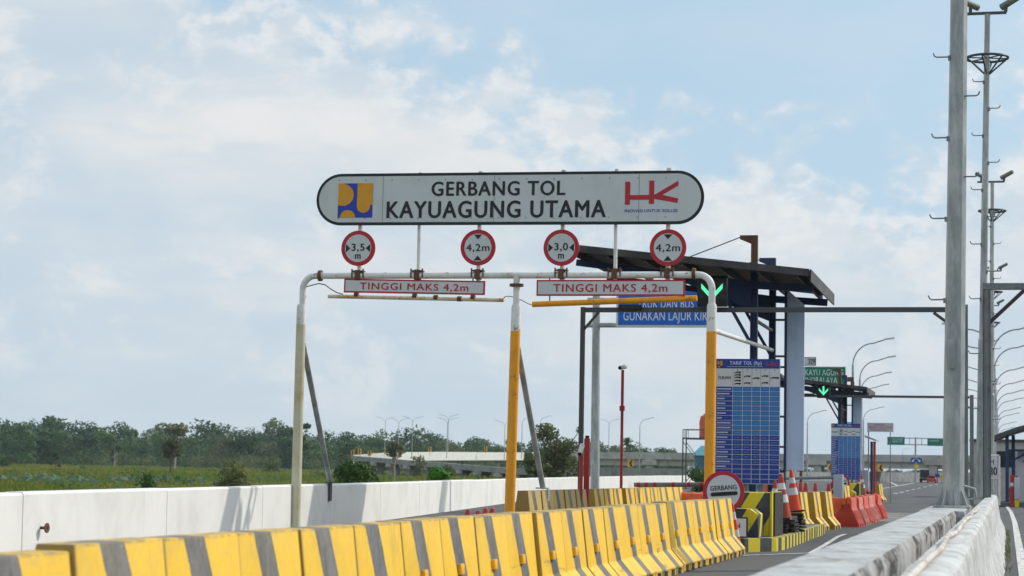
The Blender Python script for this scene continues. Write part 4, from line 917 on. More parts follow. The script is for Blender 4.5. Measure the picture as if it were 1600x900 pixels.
# curved ramp viaduct on the left
rp = thing('ramp_viaduct', 'grey curved ramp on short piers beyond the marsh', 'ramp', (at(700, 745, 380).x, 380, GZ))
edge_ = [(548, 712, 470), (600, 716, 455), (660, 721, 435), (720, 725.5, 415), (790, 731, 390), (845, 734, 370), (900, 733, 350), (930, 730, 335), (1000, 731, 330), (1075, 732.5, 330), (1160, 734.5, 350), (1300, 738, 400), (1380, 738, 440), (1480, 738.5, 480), (1600, 740, 520)]
E = [at(*e) for e in edge_]; q = MB(); q2 = MB()
for i, (A, B) in enumerate(zip(E, E[1:])):
    d = (B-A); nrm = Vector((-d.y, d.x, 0)).normalized()
    if nrm.y < 0: nrm = -nrm
    v = Vector((0, 0, 1)); th = 1.15 if edge_[i][0] < 900 else A.z-GZ
    th2 = 1.15 if edge_[i][0] < 900 else B.z-GZ
    q.raw([A, B, B-v*th2, A-v*th, A+nrm*.3, B+nrm*.3, B+nrm*.3-v*th2, A+nrm*.3-v*th], [(0, 1, 2, 3), (4, 7, 6, 5), (0, 4, 5, 1), (3, 2, 6, 7)])
    if edge_[i][0] < 900: q2.raw([A+nrm*.3-v*.8, B+nrm*.3-v*.8, B+nrm*16-v*.8, A+nrm*16-v*.8, A+nrm*.3-v*1.1, B+nrm*.3-v*1.1, B+nrm*16-v*1.1, A+nrm*16-v*1.1], [(0, 1, 2, 3), (4, 7, 6, 5), (3, 2, 6, 7)])
q.build('parapet', m_concd, rp); q2.build('deck', m_concd, rp)
for i in range(12):
    f = .25+i*.45; k_ = int(f); A = E[k_].lerp(E[k_+1], f-k_) if k_ < 5 else E[5]
    if k_ >= 6: continue
    q = MB(); q.box(A.x-.9, A.x+.9, A.y-.2, A.y+8, A.z-1.95, A.z-1.17)
    for yy in (1.2, 6): q.box(A.x-.55, A.x+.55, A.y+yy, A.y+yy+1.1, GZ, A.z-1.96)
    q.build('pier', m_conc, rp)
wb = MB(); up_ = [(552, 711, 476), (610, 706.5, 490), (690, 706, 520), (760, 706.5, 550), (835, 707, 585)]
U = [at(*e) for e in up_]
for A, B in zip(U, U[1:]): v = Vector((0, 0, 2.3)); o_ = Vector((0, .3, 0)); wb.raw([A, B, B-v, A-v, A+o_, B+o_, B-v+o_, A-v+o_], [(0, 1, 2, 3), (4, 7, 6, 5), (0, 4, 5, 1)])
wb.build('white_far_parapet', m_concw, rp)
# chevron markers
def chevron(px, py, Y, wd, ht, sg, lab):
    c = at(px, py, Y); t = thing('chevron_sign', lab, 'road sign', (c.x, c.y, c.z-1.6), 'yellow and black curve chevrons')
    MB().box(c.x-wd/2, c.x+wd/2, c.y, c.y+.03, c.z-ht/2, c.z+ht/2).build('board', m_amb, t)
    q = MB(); e = wd/2*.8; flat(q, [(c.x-sg*e*.7, c.z), (c.x+sg*e*.1, c.z+ht*.45), (c.x+sg*e, c.z+ht*.45), (c.x+sg*e*.25, c.z), (c.x+sg*e, c.z-ht*.45), (c.x+sg*e*.1, c.z-ht*.45)], c.y-.004); q.build('chevron', m_black, t)
    MB().tube([(c.x, c.y+.06, c.z-1.6), (c.x, c.y+.06, c.z)], .04, 6).build('post', m_greys, t)
for px, py, Y, s, lab in ((551, 707, 465, -1, 'yellow chevron board at the left tip of the ramp'), (562, 705, 470, -1, 'yellow chevron board on the ramp, second from the left tip'), (577.5, 708, 460, -1, 'yellow chevron board on the ramp, third from the left tip'), (605, 704, 480, -1, 'yellow chevron board behind the small pale tree'), (625, 710, 445, -1, 'yellow chevron board on the ramp right of the pale tree'), (671.5, 702, 508, -1, 'dark chevron board on the white ramp parapet left of twin lamps'), (759, 701, 545, -1, 'dark chevron board on the white ramp parapet left of the orange post')): chevron(px, py, Y, .9, 1.3, s, lab)
chevron(985.5, 724, 325, 1.0, 1.25, 1, 'yellow chevron board pointing left under the flyover'); chevron(1376, 731, 400, 1.15, 1.45, 1, 'yellow chevron board right of the far toll island'); chevron(1297, 731, 390, 1.0, 1.45, 1, 'yellow chevron board half hidden behind the far tariff board')
# overhead green direction signs
def wordplate(t, a, b, y, txt, mface, mtxt, rim=True):
    o = MB(); o.box(a.x, b.x, y, y+.08, b.z, a.z); bd = o.build('board', m_signw if rim else mface, t)
    if rim: e = (a.z-b.z)*.03; o = MB(); flat(o, [(a.x+e, b.z+e), (b.x-e, b.z+e), (b.x-e, a.z-e), (a.x+e, a.z-e)], y-.006); o.build('face', mface, bd)
    o = MB(); W, H = b.x-a.x, a.z-b.z
    for s, u0, u1, v0, v1 in txt: letters(o, s, a.x+W*u0, a.x+W*u1, b.z+H*v0, b.z+H*v1, y-.012, 0, .01, 1.05)
    o.build('lettering', mtxt, bd)
m_wtxt = painted('white lettering', (.74, .78, .78), (.6, .6, .6), .1, 2); m_dtxt = painted('dull red lettering', (.34, .12, .14), (.3, .2, .2), .3, 3)
k1 = thing('direction_sign', 'green road sign reading KAYU AGUNG INDRALAYA above the far canopy', 'road sign', at(1290, 790, 112).xy.to_3d())
a, b = at(1246, 572.5, 112), at(1321.5, 602, 112); wordplate(k1, a, b, 112, (('KAYU AGUNG', .16, .95, .52, .84), ('INDRALAYA', .16, .83, .1, .42)), m_green, m_wtxt)
for px in (1252, 1317): p = at(px, 600, 112.1); MB().tube([(p.x, 112.2, 0), (p.x, 112.2, a.z)], .08, 8).build('post', m_rusty, k1)
a, b = at(1250, 558, 112), at(1275, 571.5, 112); o = MB(); o.box(a.x, b.x, 112, 112.05, b.z, a.z); r_ = o.build('route_plate', m_black, k1)
o = MB(); e = .04; flat(o, [(a.x+e, b.z+e), (b.x-e, b.z+e), (b.x-e, a.z-e), (a.x+e, a.z-e)], 111.994); o.build('face', m_signw, r_); o = MB(); letters(o, '329', at(1263, 560, 112).x, at(1273.5, 560, 112).x, b.z+.1, a.z-.1, 111.988, 0, .02); o.build('lettering', m_black, r_)
o = MB(); a = at(1322, 592, 111); o.box(a.x, a.x+.42, 110.9, 111.1, a.z-.15, a.z+.1); o.box(a.x+.25, a.x+.45, 110.9, 111.1, a.z-1, a.z-.15); o.build('bracket', m_rusty, k1)
k2 = thing('notice_sign', 'pale pink notice board with three lines of red lettering', 'sign', at(1377, 790, 96).xy.to_3d()); a, b = at(1355, 660.5, 96), at(1396, 675, 96)
wordplate(k2, a, b, 96, (('DILARANG', .26, .67, .70, .90), ('BERHENTI DAN PARKIR', .06, .94, .40, .60), ('DI JALAN TOL', .16, .76, .12, .32)), painted('pink board', (.66, .58, .62), (.5, .42, .45), .3, 1), m_dtxt)
p = at(1391, 745, 96.2); MB().tube([(p.x, 96.2, 0), (p.x, 96.2, a.z)], .022, 6).build('post', m_greys, k2); p = at(1357, 745, 96.2); MB().tube([(p.x, 96.2, 0), (p.x, 96.2, a.z)], .03, 6).build('post', m_greys, k2)
k3 = thing('overhead_sign', 'grey T shaped pole with two green direction boards over the distant road', 'road sign', at(1430, 752, 395).xy.to_3d())
p = at(1430.5, 683, 395); MB().tube([(p.x, 395, 0), p], [.22, .16], 10).build('pole', m_galv, k3)
q = MB()
for py in (684, 694): q.bar(at(1386, py, 395), at(1475, py+1.5, 395), .18, .18)
for px in (1397, 1421, 1440, 1460): q.bar(at(px, 684.5, 395), at(px, 695.5, 395), .12, .12)
q.build('truss_arm', m_galv, k3)
a, b = at(1386.5, 682.5, 394), at(1413.5, 695.5, 394); wordplate(k3, a, b, 394, (('KAYU AGUNG', .27, .9, .60, .82), ('INDRALAYA', .27, .86, .32, .54)), m_green, m_wtxt, False)
a, b = at(1449, 685.5, 394), at(1476, 697, 394); wordplate(k3, a, b, 394, (('LAMPUNG', .1, .66, .6, .82),), m_green, m_wtxt, False)
for i, px in enumerate((1427, 1436)):
    c = at(px, 719.5, 394); o = MB(); o.prism(disc(c.x, c.z, .58, 24), 393.95, 394); r_ = o.build('round_arrow', m_blue, k3); o = MB()
    M = Matrix.Translation((c.x, 0, c.z)) @ Matrix.Rotation(R(225 if i == 0 else 135), 4, 'Y'); flat(o, [(-.1, -.35), (.1, -.35), (.1, .05), (.28, .05), (0, .4), (-.28, .05), (-.1, .05)], 393.945, 0, M); o.build('arrow', m_wtxt, r_)
c = at(1432, 728.5, 394); MB().prism([(c.x-.6, c.z), (c.x, c.z-.5), (c.x+.6, c.z), (c.x, c.z+.5)], 393.95, 394).build('warning_diamond', m_yel, k3)

# distance plate on white post
km = thing('distance_plate', 'white roadside plate with black letters KM 330 on the median end', 'sign', (at(1551, 770, 51.3).x, 51.3, .85)); a, b = at(1535.5, 713.5, 51.3), at(1558.5, 746.5, 51.3)
o = MB(); o.box(a.x, b.x, 51.3, 51.33, b.z, a.z); o.build('board', m_signw, km, bevel=.008)
o = MB(); letters(o, 'KM', at(1539, 0, 51.3).x, at(1551, 0, 51.3).x, at(1550, 726, 51.3).z, at(1550, 718, 51.3).z, 51.294, 0, .01); letters(o, '330', at(1538, 0, 51.3).x, at(1556, 0, 51.3).x, at(1550, 742, 51.3).z, at(1550, 730, 51.3).z, 51.294, 0, .015); o.build('lettering', m_black, km)
q = MB(); 
for px in (1540, 1561): p = at(px, 712, 51.4); q.tube([(p.x, 51.4, .6), (p.x, 51.4, p.z)], .028, 8)
q.tube([at(1540, 712, 51.4), at(1561, 712, 51.4)], .028, 8); q.tube([at(1540, 748, 51.4), at(1561, 748, 51.4)], .02, 8); q.build('post', m_cam, km)

# toll booth of the right carriageway
BY = 95
bt = thing('toll_booth', 'pale toll booth with a curved roof on blue posts at the right edge', 'toll booth', (1.2, BY, 0))
X0 = at(1571, 780, BY).x; X1 = X0+4.2; zr = at(1571, 676, BY).z
MB().box(X0-.9, X1, BY-2.5, BY+8, 0, .2).build('kerb', m_pale, bt, bevel=.03)
MB().box(X0+.55, X1, BY+.3, BY+3.2, .2, 2.62).build('wall', m_booth, bt, bevel=.02)
q = MB(); q.box(X0+1.25, X1-.3, BY+.26, BY+.297, 1.2, 2.0); q.build('window', m_cabin, bt); MB().box(X0+.8, X0+1.7, BY+.2, BY+.297, 2.05, 2.1).build('sill', m_steel, bt)
MB().box(X0+1.7, X0+1.73, BY+.24, BY+.258, .5, 2.0).build('door_seam', m_steel, bt)
for (dx, dy) in ((0, -.6), (.28, .4), (0, 3)): MB().box(X0+dx, X0+dx+.16, BY+dy, BY+dy+.16, .2, zr-.1).build('post', m_navy, bt)
q = MB(); cpts = [(X0-.5+5*f, zr-.25+.75*math.sin(pi*(f*.92+.04))) for f in np.linspace(0, 1, 19)]; q.prism(cpts+[(x, z-.22) for x, z in cpts[::-1]], BY-1, BY+4); q.build('roof', m_steel, bt)
MB().box(X0+1.2, X0+2.9, BY-.2, BY-.05, 2.75, 3.35).build('display_box', m_rub, bt); q = MB(); q.bar((X0+.16, BY, 2.0), (X0+1.5, BY, 2.75), .1, .1); q.bar((X0+.16, BY, 2.55), (X0+3, BY, 2.62), .1, .1); q.build('brace', m_navy, bt)
MB().box(X0+1.7, X0+2.5, BY-.4, BY+.1, 2.35, 2.72).build('air_unit', m_greys, bt, bevel=.03)
q = thing('lane_bollard', 'thin red bollard in front of the right toll booth', 'bollard', at(1581, 785, 92).xy.to_3d()); p = at(1581, 742, 92); MB().tube([(p.x, 92, 0), (p.x, 92, p.z)], .08, 10).build('post', m_redp, q); MB().tube([(p.x, 92, p.z-.5), (p.x, 92, p.z-.35)], .085, 10).build('band', m_refl, q)
q = thing('lane_cabinet', 'cream toll lane machine beside the thin red bollard', 'machine', at(1589, 785, 92).xy.to_3d()); a, b = at(1584.5, 746, 92), at(1593, 790, 92); MB().box(a.x, b.x, 91.9, 92.4, .35, a.z).build('body', m_booth, q, bevel=.03); MB().box(a.x+.02, b.x-.02, 91.95, 92.35, .0, .348).build('plinth', m_yel, q)
q = thing('parked_car', 'dark red car partly seen behind the right toll machine', 'car', at(1606, 780, 99).xy.to_3d()); c = at(1606, 785, 99)
MB().prism([(c.x-.85, .25), (c.x+.85, .25), (c.x+.88, .8), (c.x+.7, .95), (c.x+.55, 1.4), (c.x-.55, 1.4), (c.x-.7, .95), (c.x-.88, .8)], 97.2, 101).build('body', m_redp, q, bevel=.06)
o = MB(); flat(o, [(c.x-.6, .98), (c.x+.6, .98), (c.x+.48, 1.34), (c.x-.48, 1.34)], 97.19); o.build('rear_window', m_glass, q)
for sg in (-1, 1):
    for yy in (98, 100.3): o = MB(); o.tube([(c.x+sg*.62, yy, .31), (c.x+sg*.84, yy, .31)], .31, 16); o.build('wheel', m_rub, q)
bl = MB(); a = at(1540, 700, 130); bl.box(a.x-.8, a.x+3.0, 130, 136, 0, at(1555, 690, 130).z); bo_ = thing('site_office', 'grey walled office building behind the right toll booth', 'building', (a.x, 130, 0)); bl.build('wall', m_conc, bo_)
o = MB(); z = at(1555, 690, 130).z; o.box(a.x-1, a.x+3.2, 129.8, 136.2, z+.002, z+.15); o.build('roof', m_steel, bo_); o = MB(); o.box(a.x+.6, a.x+1.8, 129.95, 129.998, z-1.6, z-.6); o.build('window', m_glass, bo_)

# distant truck and red car
TK = 430
c = at(1446, 752, TK); tk = thing('box_truck', 'white framed truck with a dark open back on the distant road', 'truck', (c.x, TK, 0)); s = 3111/TK/1.03
w2 = 1.25; zt = at(1446, 731.5, TK).z
o = MB(); o.box(c.x-w2, c.x+w2, TK+.3, TK+5.5, .9, zt-.05); o.build('cargo_box', painted('truck side', (.7, .7, .72), (.4, .4, .4), .3, 1), tk, bevel=.05)
o = MB(); o.box(c.x-w2+.12, c.x+w2-.12, TK+.22, TK+.296, 1.0, zt-.35); o.build('dark_back', m_glass, tk)
o = MB(); o.box(c.x-w2, c.x+w2, TK, TK+.2, .45, .75); o.build('bumper', m_rub, tk)
for sg in (-1, 1): o = MB(); o.tube([(c.x+sg*.7, TK+1.2, .5), (c.x+sg*1.2, TK+1.2, .5)], .5, 16); o.build('wheel', m_rub, tk)
o = MB(); o.box(c.x-w2, c.x+w2, TK+5.6, TK+7.4, .6, zt-.5); o.build('cab', m_cam, tk, bevel=.1)
TC = 405; c = at(1455.5, 753, TC); q = thing('parked_car', 'small red car in front of the distant truck', 'car', (c.x, TC, 0))
MB().prism([(c.x-.9, .3), (c.x+.9, .3), (c.x+.92, .85), (c.x+.72, 1.0), (c.x+.55, 1.5), (c.x-.55, 1.5), (c.x-.72, 1.0), (c.x-.92, .85)], TC, TC+4).build('body', m_wred, q, bevel=.08)
o = MB(); flat(o, [(c.x-.62, 1.03), (c.x+.62, 1.03), (c.x+.5, 1.42), (c.x-.5, 1.42)], TC-.006); o.build('rear_window', m_glass, q)
for sg in (-1, 1):
    MB().tube([(c.x+sg*.62, TC+.8, .33), (c.x+sg*.88, TC+.8, .33)], .33, 14).build('wheel', m_rub, q)
    MB().box(c.x+sg*.7-.14, c.x+sg*.7+.14, TC-.03, TC-.004, .75, .92).build('tail_lamp', m_red, q)
for px, py, m, lab in ((1464, 743, m_blue, 'small blue roadside sign right of the red car'), (1471, 745, m_gold, 'tiny amber roadside sign beside the mast')):
    c = at(px, py, 400); q = thing('roadside_sign', lab, 'sign', (c.x, 400, 0)); MB().box(c.x-.45, c.x+.45, 400, 400.03, c.z-.35, c.z+.35).build('board', m, q); MB().tube([(c.x, 400.06, 0), (c.x, 400.06, c.z)], .05, 6).build('post', m_greys, q)

# water tank on its stand, teal shed
WY = 150
wt = thing('water_tank_tower', 'orange water tank on a dark steel stand behind the right gantry post', 'water tank', (at(1098, 740, WY).x, WY, GZ))
a = at(1095, 648, WY); b = at(1095, 684.5, WY); s = WY/3111*1.03; c = at(1103, 684, WY); hgt = a.z-b.z
MB().lathe([(.50, 0), (.52, .1), (.50, .2), (.52, .45), (.50, .5), (.52, .75), (.50, .8), (.52, 1.1), (.50, 1.3), (.42, hgt-.12), (.2, hgt-.02), (.2, hgt+.06), (.05, hgt+.07)], (c.x, c.y, b.z), 20).build('tank', m_tank, wt)
x0 = at(1077, 0, WY).x; x1 = c.x+.9; zd = b.z; q = MB()
for X in (x0, x1):
    for yy in (WY-.7, WY+.9): q.bar((X, yy, GZ), (X, yy, zd), .09, .09)
for yy in (WY-.7, WY+.9):
    q.bar((x0, yy, zd-.05), (x1, yy, zd-.05), .09, .12); q.bar((x0, yy, .2), (x1, yy, zd-.3), .05, .05); q.bar((x1, yy, .2), (x0, yy, zd-.3), .05, .05)
    q.bar((x0, yy, zd+.62), (x1, yy, zd+.62), .05, .06); q.bar((x0, yy, zd), (x0, yy, zd+.62), .06, .06); q.bar((x0+.15, yy, zd), (x0+.15, yy, zd+.62), .04, .04)
q.box(x0, x1, WY-.7, WY+.9, zd-.03, zd); q.build('stand', m_steel, wt)
sh = thing('site_shed', 'low shed with a teal sheet roof under the water tank', 'shed', (at(1110, 740, 158).x, 158, GZ)); a, b = at(1087, 696, 158), at(1084, 711, 158)
MB().raw([(a.x+.2, 159.5, a.z), (a.x+6, 159.5, a.z), (b.x+6, 157, b.z), (b.x, 157, b.z)], [(0, 1, 2, 3)]).build('roof', m_teal, sh)
MB().box(b.x+.2, b.x+5.8, 157.3, 162, GZ, b.z-.05).build('wall', m_teal, sh)

# ================================================================== VEGETATION
def leaves(lobes, n, size, flat_=.0, seed=0):
    """leaf clumps spread through the crown lobes: (cx,cy,cz,rx,ry,rz,weight)"""
    rg = np.random.default_rng(seed); Lb = np.array(lobes, float); wts = Lb[:, 6]/Lb[:, 6].sum(); idx = rg.choice(len(Lb), n, p=wts); b = Lb[idx]
    d = rg.normal(size=(n, 3)); d /= np.linalg.norm(d, axis=1)[:, None]; rad = rg.uniform(.35, 1, n)**.35
    rad *= 1+rg.normal(0, .05, n)
    c = b[:, :3]+d*rad[:, None]*b[:, 3:6]
    nr = d*b[:, 3:6].mean(1)[:, None]/b[:, 3:6]; nr /= np.linalg.norm(nr, axis=1)[:, None]; nr = nr+rg.normal(0, .42, (n, 3)); nr /= np.linalg.norm(nr, axis=1)[:, None]
    q = rg.normal(size=(n, 3)); u = np.cross(nr, q); u /= np.linalg.norm(u, axis=1)[:, None]; v = np.cross(nr, u)
    s = size*rg.uniform(.55, 1.35, n)[:, None]; a = s*.62
    P = np.stack([c-u*s, c-v*a*.9+u*s*.1, c+u*s*.95, c+v*a+u*s*.05], 1).reshape(-1, 3)
    return P, np.arange(n*4).reshape(-1, 4)
def np_mesh(name, P, Fq, mats, parent=None, mi=None):
    me = bpy.data.meshes.new(name); n, k_ = len(P), len(Fq); w_ = Fq.shape[1]
    o3 = np.array(ORG.get(parent.name, (0, 0, 0))) if parent else np.zeros(3)
    me.vertices.add(n); me.vertices.foreach_set('co', (P-o3).astype(np.float32).ravel()); me.loops.add(k_*w_); me.loops.foreach_set('vertex_index', Fq.astype(np.int32).ravel())
    me.polygons.add(k_); me.polygons.foreach_set('loop_start', np.arange(0, k_*w_, w_, dtype=np.int32))
    for m in (mats if isinstance(mats, list) else [mats]): me.materials.append(m)
    if mi is not None: me.polygons.foreach_set('material_index', mi.astype(np.int32))
    me.update(calc_edges=True); me.validate(); o = bpy.data.objects.new(name, me); C.objects.link(o)
    if parent: o.parent = parent; ORG[o.name] = tuple(o3)
    return o
f_dark = foliage('dark jungle leaves', (.024, .064, .012), (.044, .098, .018), (.095, .155, .032), .07, .15)
f_mid = foliage('mid jungle leaves', (.042, .098, .016), (.075, .142, .024), (.13, .19, .042), .07, .15)
f_olive = foliage('olive leaves', (.095, .125, .045), (.15, .175, .065), (.20, .20, .09), .4, .4)
f_pale = foliage('pale leaves', (.11, .14, .05), (.15, .17, .07), (.18, .18, .10), .3)
f_brown = foliage('dry brown leaves', (.085, .095, .042), (.115, .12, .055), (.15, .145, .08), .4)
f_bright = foliage('bright shrub leaves', (.05, .17, .018), (.08, .24, .025), (.12, .30, .04), 1.2)
f_bush = foliage('bush leaves', (.035, .085, .018), (.055, .12, .024), (.09, .15, .035), .8)
# far tree line
def crown(h, w_, seed):
    rg = random.Random(seed); lb = []
    kind = rg.random(); n = rg.randint(5, 9)
    for i in range(n):
        A = rg.uniform(0, 2*pi); rr = w_*.5*rg.uniform(.1, .75); zc = h*rg.uniform(.42, .86); s = w_*rg.uniform(.18, .34)
        lb.append((rr*math.cos(A), rr*math.sin(A), zc, s, s, s*rg.uniform(.55, .85), s*s))
    lb.append((0, 0, h*.42, w_*.42, w_*.42, h*.36, w_*w_*.25)); lb.append((0, 0, h*.16, w_*.55, w_*.4, h*.2, w_*w_*.18))
    return lb
PT, FT, MT = [], [], []; off = 0
rt = random.Random(3)
def topline(px):   # how high the wood stands above the horizon line in the photo, in pixels at its distance
    K_ = [(-200, 52), (0, 50), (40, 56), (110, 54), (200, 50), (250, 46), (330, 52), (400, 54), (470, 52), (560, 48), (600, 46), (640, 44), (700, 42), (760, 40), (820, 40), (900, 38), (960, 36), (1040, 34), (1060, 30), (1065, 12), (1300, 10), (1700, 9)]
    for (a, b), (c, d) in zip(K_, K_[1:]):
        if a <= px <= c: return b+(d-b)*(px-a)/(c-a)
    return 10
for layer, (Yb, dens_) in enumerate(((850, 9), (950, 8), (1080, 8))):
    px = -140
    while px < 1640:
        Y = Yb*rt.uniform(.95, 1.06); k_ = Y/3111*1.03; tall = topline(px)
        if px > 1065 and layer != 1: px += 30; continue
        h = (tall*(rt.uniform(.62, 1.0) if rt.random() < .75 else rt.uniform(1.0, 1.2))*1.13+(8 if layer == 2 else 0)-(6 if layer == 0 else 0))*k_+2.2
        if tall < 15: h = tall*k_*rt.uniform(.7, 1.2)+3
        wd = h*rt.uniform(.55, .95); p = at(px, 740, Y); P, Fq = leaves(crown(h, wd, rt.random()), 1300 if layer < 2 else 900, .085*h*rt.uniform(.5, .7)*.72, .1, rt.randint(0, 9**6))
        P = P+np.array([p.x, Y, GZ-.2]); PT.append(P); FT.append(Fq+off); MT.append(np.full(len(Fq), rt.choice([0, 0, 0, 1, 1, 1, 2]))); off += len(P)
        px += dens_*rt.uniform(.6, 1.3)*(h/12)*1.05+3
tag(np_mesh('treeline', np.vstack(PT), np.vstack(FT), [f_dark, f_mid, f_olive], None, np.concatenate(MT)), 'dense dark green wood along the far edge of the marsh', 'wood', None, 'stuff')
# grey undergrowth and trunks at the foot of the wood
PT, FT, off = [], [], 0
for i in range(150):
    px = rt.uniform(-40, 900); Y = rt.uniform(760, 830); p = at(px, 740, Y); h = rt.uniform(3, 8.5); P, Fq = leaves([(0, 0, h*.5, h*.55, h*.5, h*.5, 1)], 110, .42, 0, i); PT.append(P+np.array([p.x, Y, GZ])); FT.append(Fq+off); off += len(P)
MI = np.concatenate([np.full(110, rt.choice([0, 1, 1, 2, 2])) for i in range(150)])
tag(np_mesh('undergrowth', np.vstack(PT), np.vstack(FT), [f_brown, f_olive, f_mid], None, MI), 'low brown and green scrub at the foot of the far wood', 'undergrowth', None, 'stuff')
def tree(px, ytop, Y, wpx, label, cat, mat, n, leaf, trunk=True, bark=None, zbase=None, lobes=None, group=None, name='tree', low=.3):
    zb = GZ if zbase is None else zbase; p = at(px, ytop, Y); h = p.z-zb; wd = wpx*Y/3111*1.03
    t = thing(name, label, cat, (p.x, Y, zb), group); rg = random.Random(px)
    lb = []
    if name == 'bush':
        for i in range(16):
            A = rg.uniform(0, 2*pi); rr = wd*.5*rg.uniform(0, .8); zc = h*rg.uniform(.15, .86)*(1-.35*rr/(wd*.5)); s = wd*rg.uniform(.15, .25)
            lb.append((p.x+rr*math.cos(A), Y+rr*math.sin(A), zb+zc, s*1.2, s*1.2, min(s, max(h*1.04-zc, .1)), s*s))
    for i in range((lobes or 9) if name != 'bush' else 0):
        A = rg.uniform(0, 2*pi); rr = wd*.5*rg.uniform(.15, .78); zc = h*rg.uniform(low+.12, .88); s = wd*(rg.uniform(.13, .24) if (lobes or 9) < 30 else rg.uniform(.07, .14))
        lb.append((p.x+rr*math.cos(A), Y+rr*math.sin(A), zb+zc, s, s, min(s*.75, h-zc), s*s))
    P, Fq = leaves(lb, n, leaf, .1, int(px*7+Y))
    if trunk:
        q = MB(); q.tube([(p.x, Y, zb), (p.x+.02*wd, Y, zb+h*.3), (p.x-.02*wd, Y, zb+h*.62), (p.x, Y, zb+h*.85)], [h*.028, h*.022, h*.014, h*.004], 7)
        for l in lb: z0 = zb+h*rg.uniform(low*.5, .55); q.tube([(p.x, Y, z0), ((p.x+l[0])/2, (Y+l[1])/2, z0+(l[2]-z0)*.4), (l[0], l[1], l[2])], [h*.014, h*.009, h*.003], 5)
        q.build('trunk', bark or m_bark, t)
    if name == 'bush':
        q = MB()
        for l in lb[:7]: q.tube([(p.x, Y, zb), ((p.x+l[0])/2, (Y+l[1])/2, (zb+l[2])/2+.1), (l[0], l[1], l[2])], [.03*h*.4, .02*h*.4, .006], 5)
        q.build('stems', m_bark, t)
    np_mesh('crown', P, Fq, mat, t); return t
tree(872, 652, 190, 104, 'big loose olive tree right of the orange post stay', 'tree', f_olive, 4600, .15, lobes=44, low=.02)
tree(838, 690, 180, 50, 'lower shadowy tree left of the big olive tree', 'tree', f_olive, 2200, .16, lobes=12, low=.05)
tree(268, 676, 330, 42, 'lone brownish tree with a forked trunk in the marsh', 'tree', f_brown, 1500, .26, lobes=12, low=.35)
tree(275, 660, 560, 62, 'tall pale flat crowned tree rising over the wood', 'tree', f_pale, 800, .55, bark=m_barkp, lobes=9, low=.68)
tree(617, 688, 250, 44, 'small bare pale trunked tree in front of the ramp', 'tree', f_brown, 700, .16, bark=m_barkp, lobes=9, low=.55)
tree(88, 704, 400, 16, 'small dead tree stump covered in brown vine', 'tree', f_brown, 400, .3, lobes=4, low=.1)
tree(180, 690, 520, 22, 'grey leafless looking tree before the wood', 'tree', f_brown, 260, .35, bark=m_barkp, lobes=7, low=.2)
tree(470, 656, 640, 32, 'tall crown sticking up just left of the left gantry post', 'tree', f_dark, 900, .5, lobes=8, low=.3)
for px, yt, Y, wp, n_, lab, m in ((554, 714, 105, 84, 4600, 'round dark green bush behind the parapet left of the ramp', f_bush), (364, 714, 120, 64, 2200, 'straggly marsh bush between lone tree and gantry post', f_olive), (232, 733, 130, 40, 700, 'low round green bush in the marsh left of centre', f_bush), (684, 722, 80, 62, 1300, 'bright green broad leaved shrub behind the parapet', f_bright), (732, 737, 80, 28, 250, 'smaller bright green shrub right of the other bright one', f_bright), (8, 700, 500, 22, 500, 'rounded lighter green bush at the left edge of the wood', f_mid), (1092, 708, 130, 46, 2200, 'dark leafy bush below the water tank', f_bush), (700, 722, 330, 22, 500, 'grey green bush before the ramp piers', f_olive), (655, 706, 400, 30, 300, 'twiggy bush growing over the ramp parapet', f_olive), (425, 712, 480, 40, 700, 'pale scrubby bush left of the left gantry post', f_pale)):
    tree(px, yt, Y, wp, lab, 'bush', m, n_, .11 if Y < 150 else .3, lobes=9, low=-.02, name='bush', trunk=False)
# low shrubs and reeds strewn over the wetland
PT, FT, MI, off = [], [], [], 0
for i in range(95):
    Y = math.exp(rt.uniform(math.log(130), math.log(760))); X = rt.uniform(-.58, -.02)*Y
    if X > -10.5-.128*Y: continue
    h = rt.uniform(.6, 1.1)*(1+Y/600)*(1 if rt.random() < .88 else 1.6); nl = 140; wd_ = h*rt.uniform(.9, 3)
    P, Fq = leaves([(0, 0, h*.42, wd_*.5, wd_*.5, h*.5, 1), (wd_*.3, 0, h*.3, wd_*.4, wd_*.4, h*.34, .5)], nl, .085*h, .1, i+500); PT.append(P+np.array([X, Y, GZ])); FT.append(Fq+off); off += len(P); MI.append(np.full(nl, rt.choice([0, 0, 1, 1, 2])))
tag(np_mesh('marsh_scrub', np.vstack(PT), np.vstack(FT), [f_mid, f_bush, f_olive], None, np.concatenate(MI)), 'low tangled scrub and reeds strewn over the marsh', 'scrub', None, 'stuff')
# palm on the flyover side
pt = at(980, 684, 520); pal = thing('palm_tree', 'small palm standing up behind the flyover', 'palm', (pt.x, 520, GZ)); MB().tube([(pt.x, 520, GZ), (pt.x, 520, pt.z-1.5)], .3, 8).build('trunk', m_bark, pal)
q = MB()
for k in range(26):
    A = rt.uniform(0, 2*pi); e_ = rt.uniform(-.3, 1.2); d = Vector((math.cos(A)*math.cos(e_), math.sin(A)*math.cos(e_), math.sin(e_))); c0 = Vector((pt.x, 520, pt.z-1.6)); pts_ = [c0+d*l+Vector((0, 0, -.09*l*l)) for l in (0, 1.0, 2.0, 2.9)]; s_ = d.cross(Vector((0, 0, 1))).normalized()
    q.raw([pts_[0]-s_*.1, pts_[0]+s_*.1, pts_[1]-s_*.42, pts_[1]+s_*.42, pts_[2]-s_*.36, pts_[2]+s_*.36, pts_[3]], [(0, 1, 3, 2), (2, 3, 5, 4), (4, 5, 6)])
q.build('fronds', f_dark, pal, fix=False)
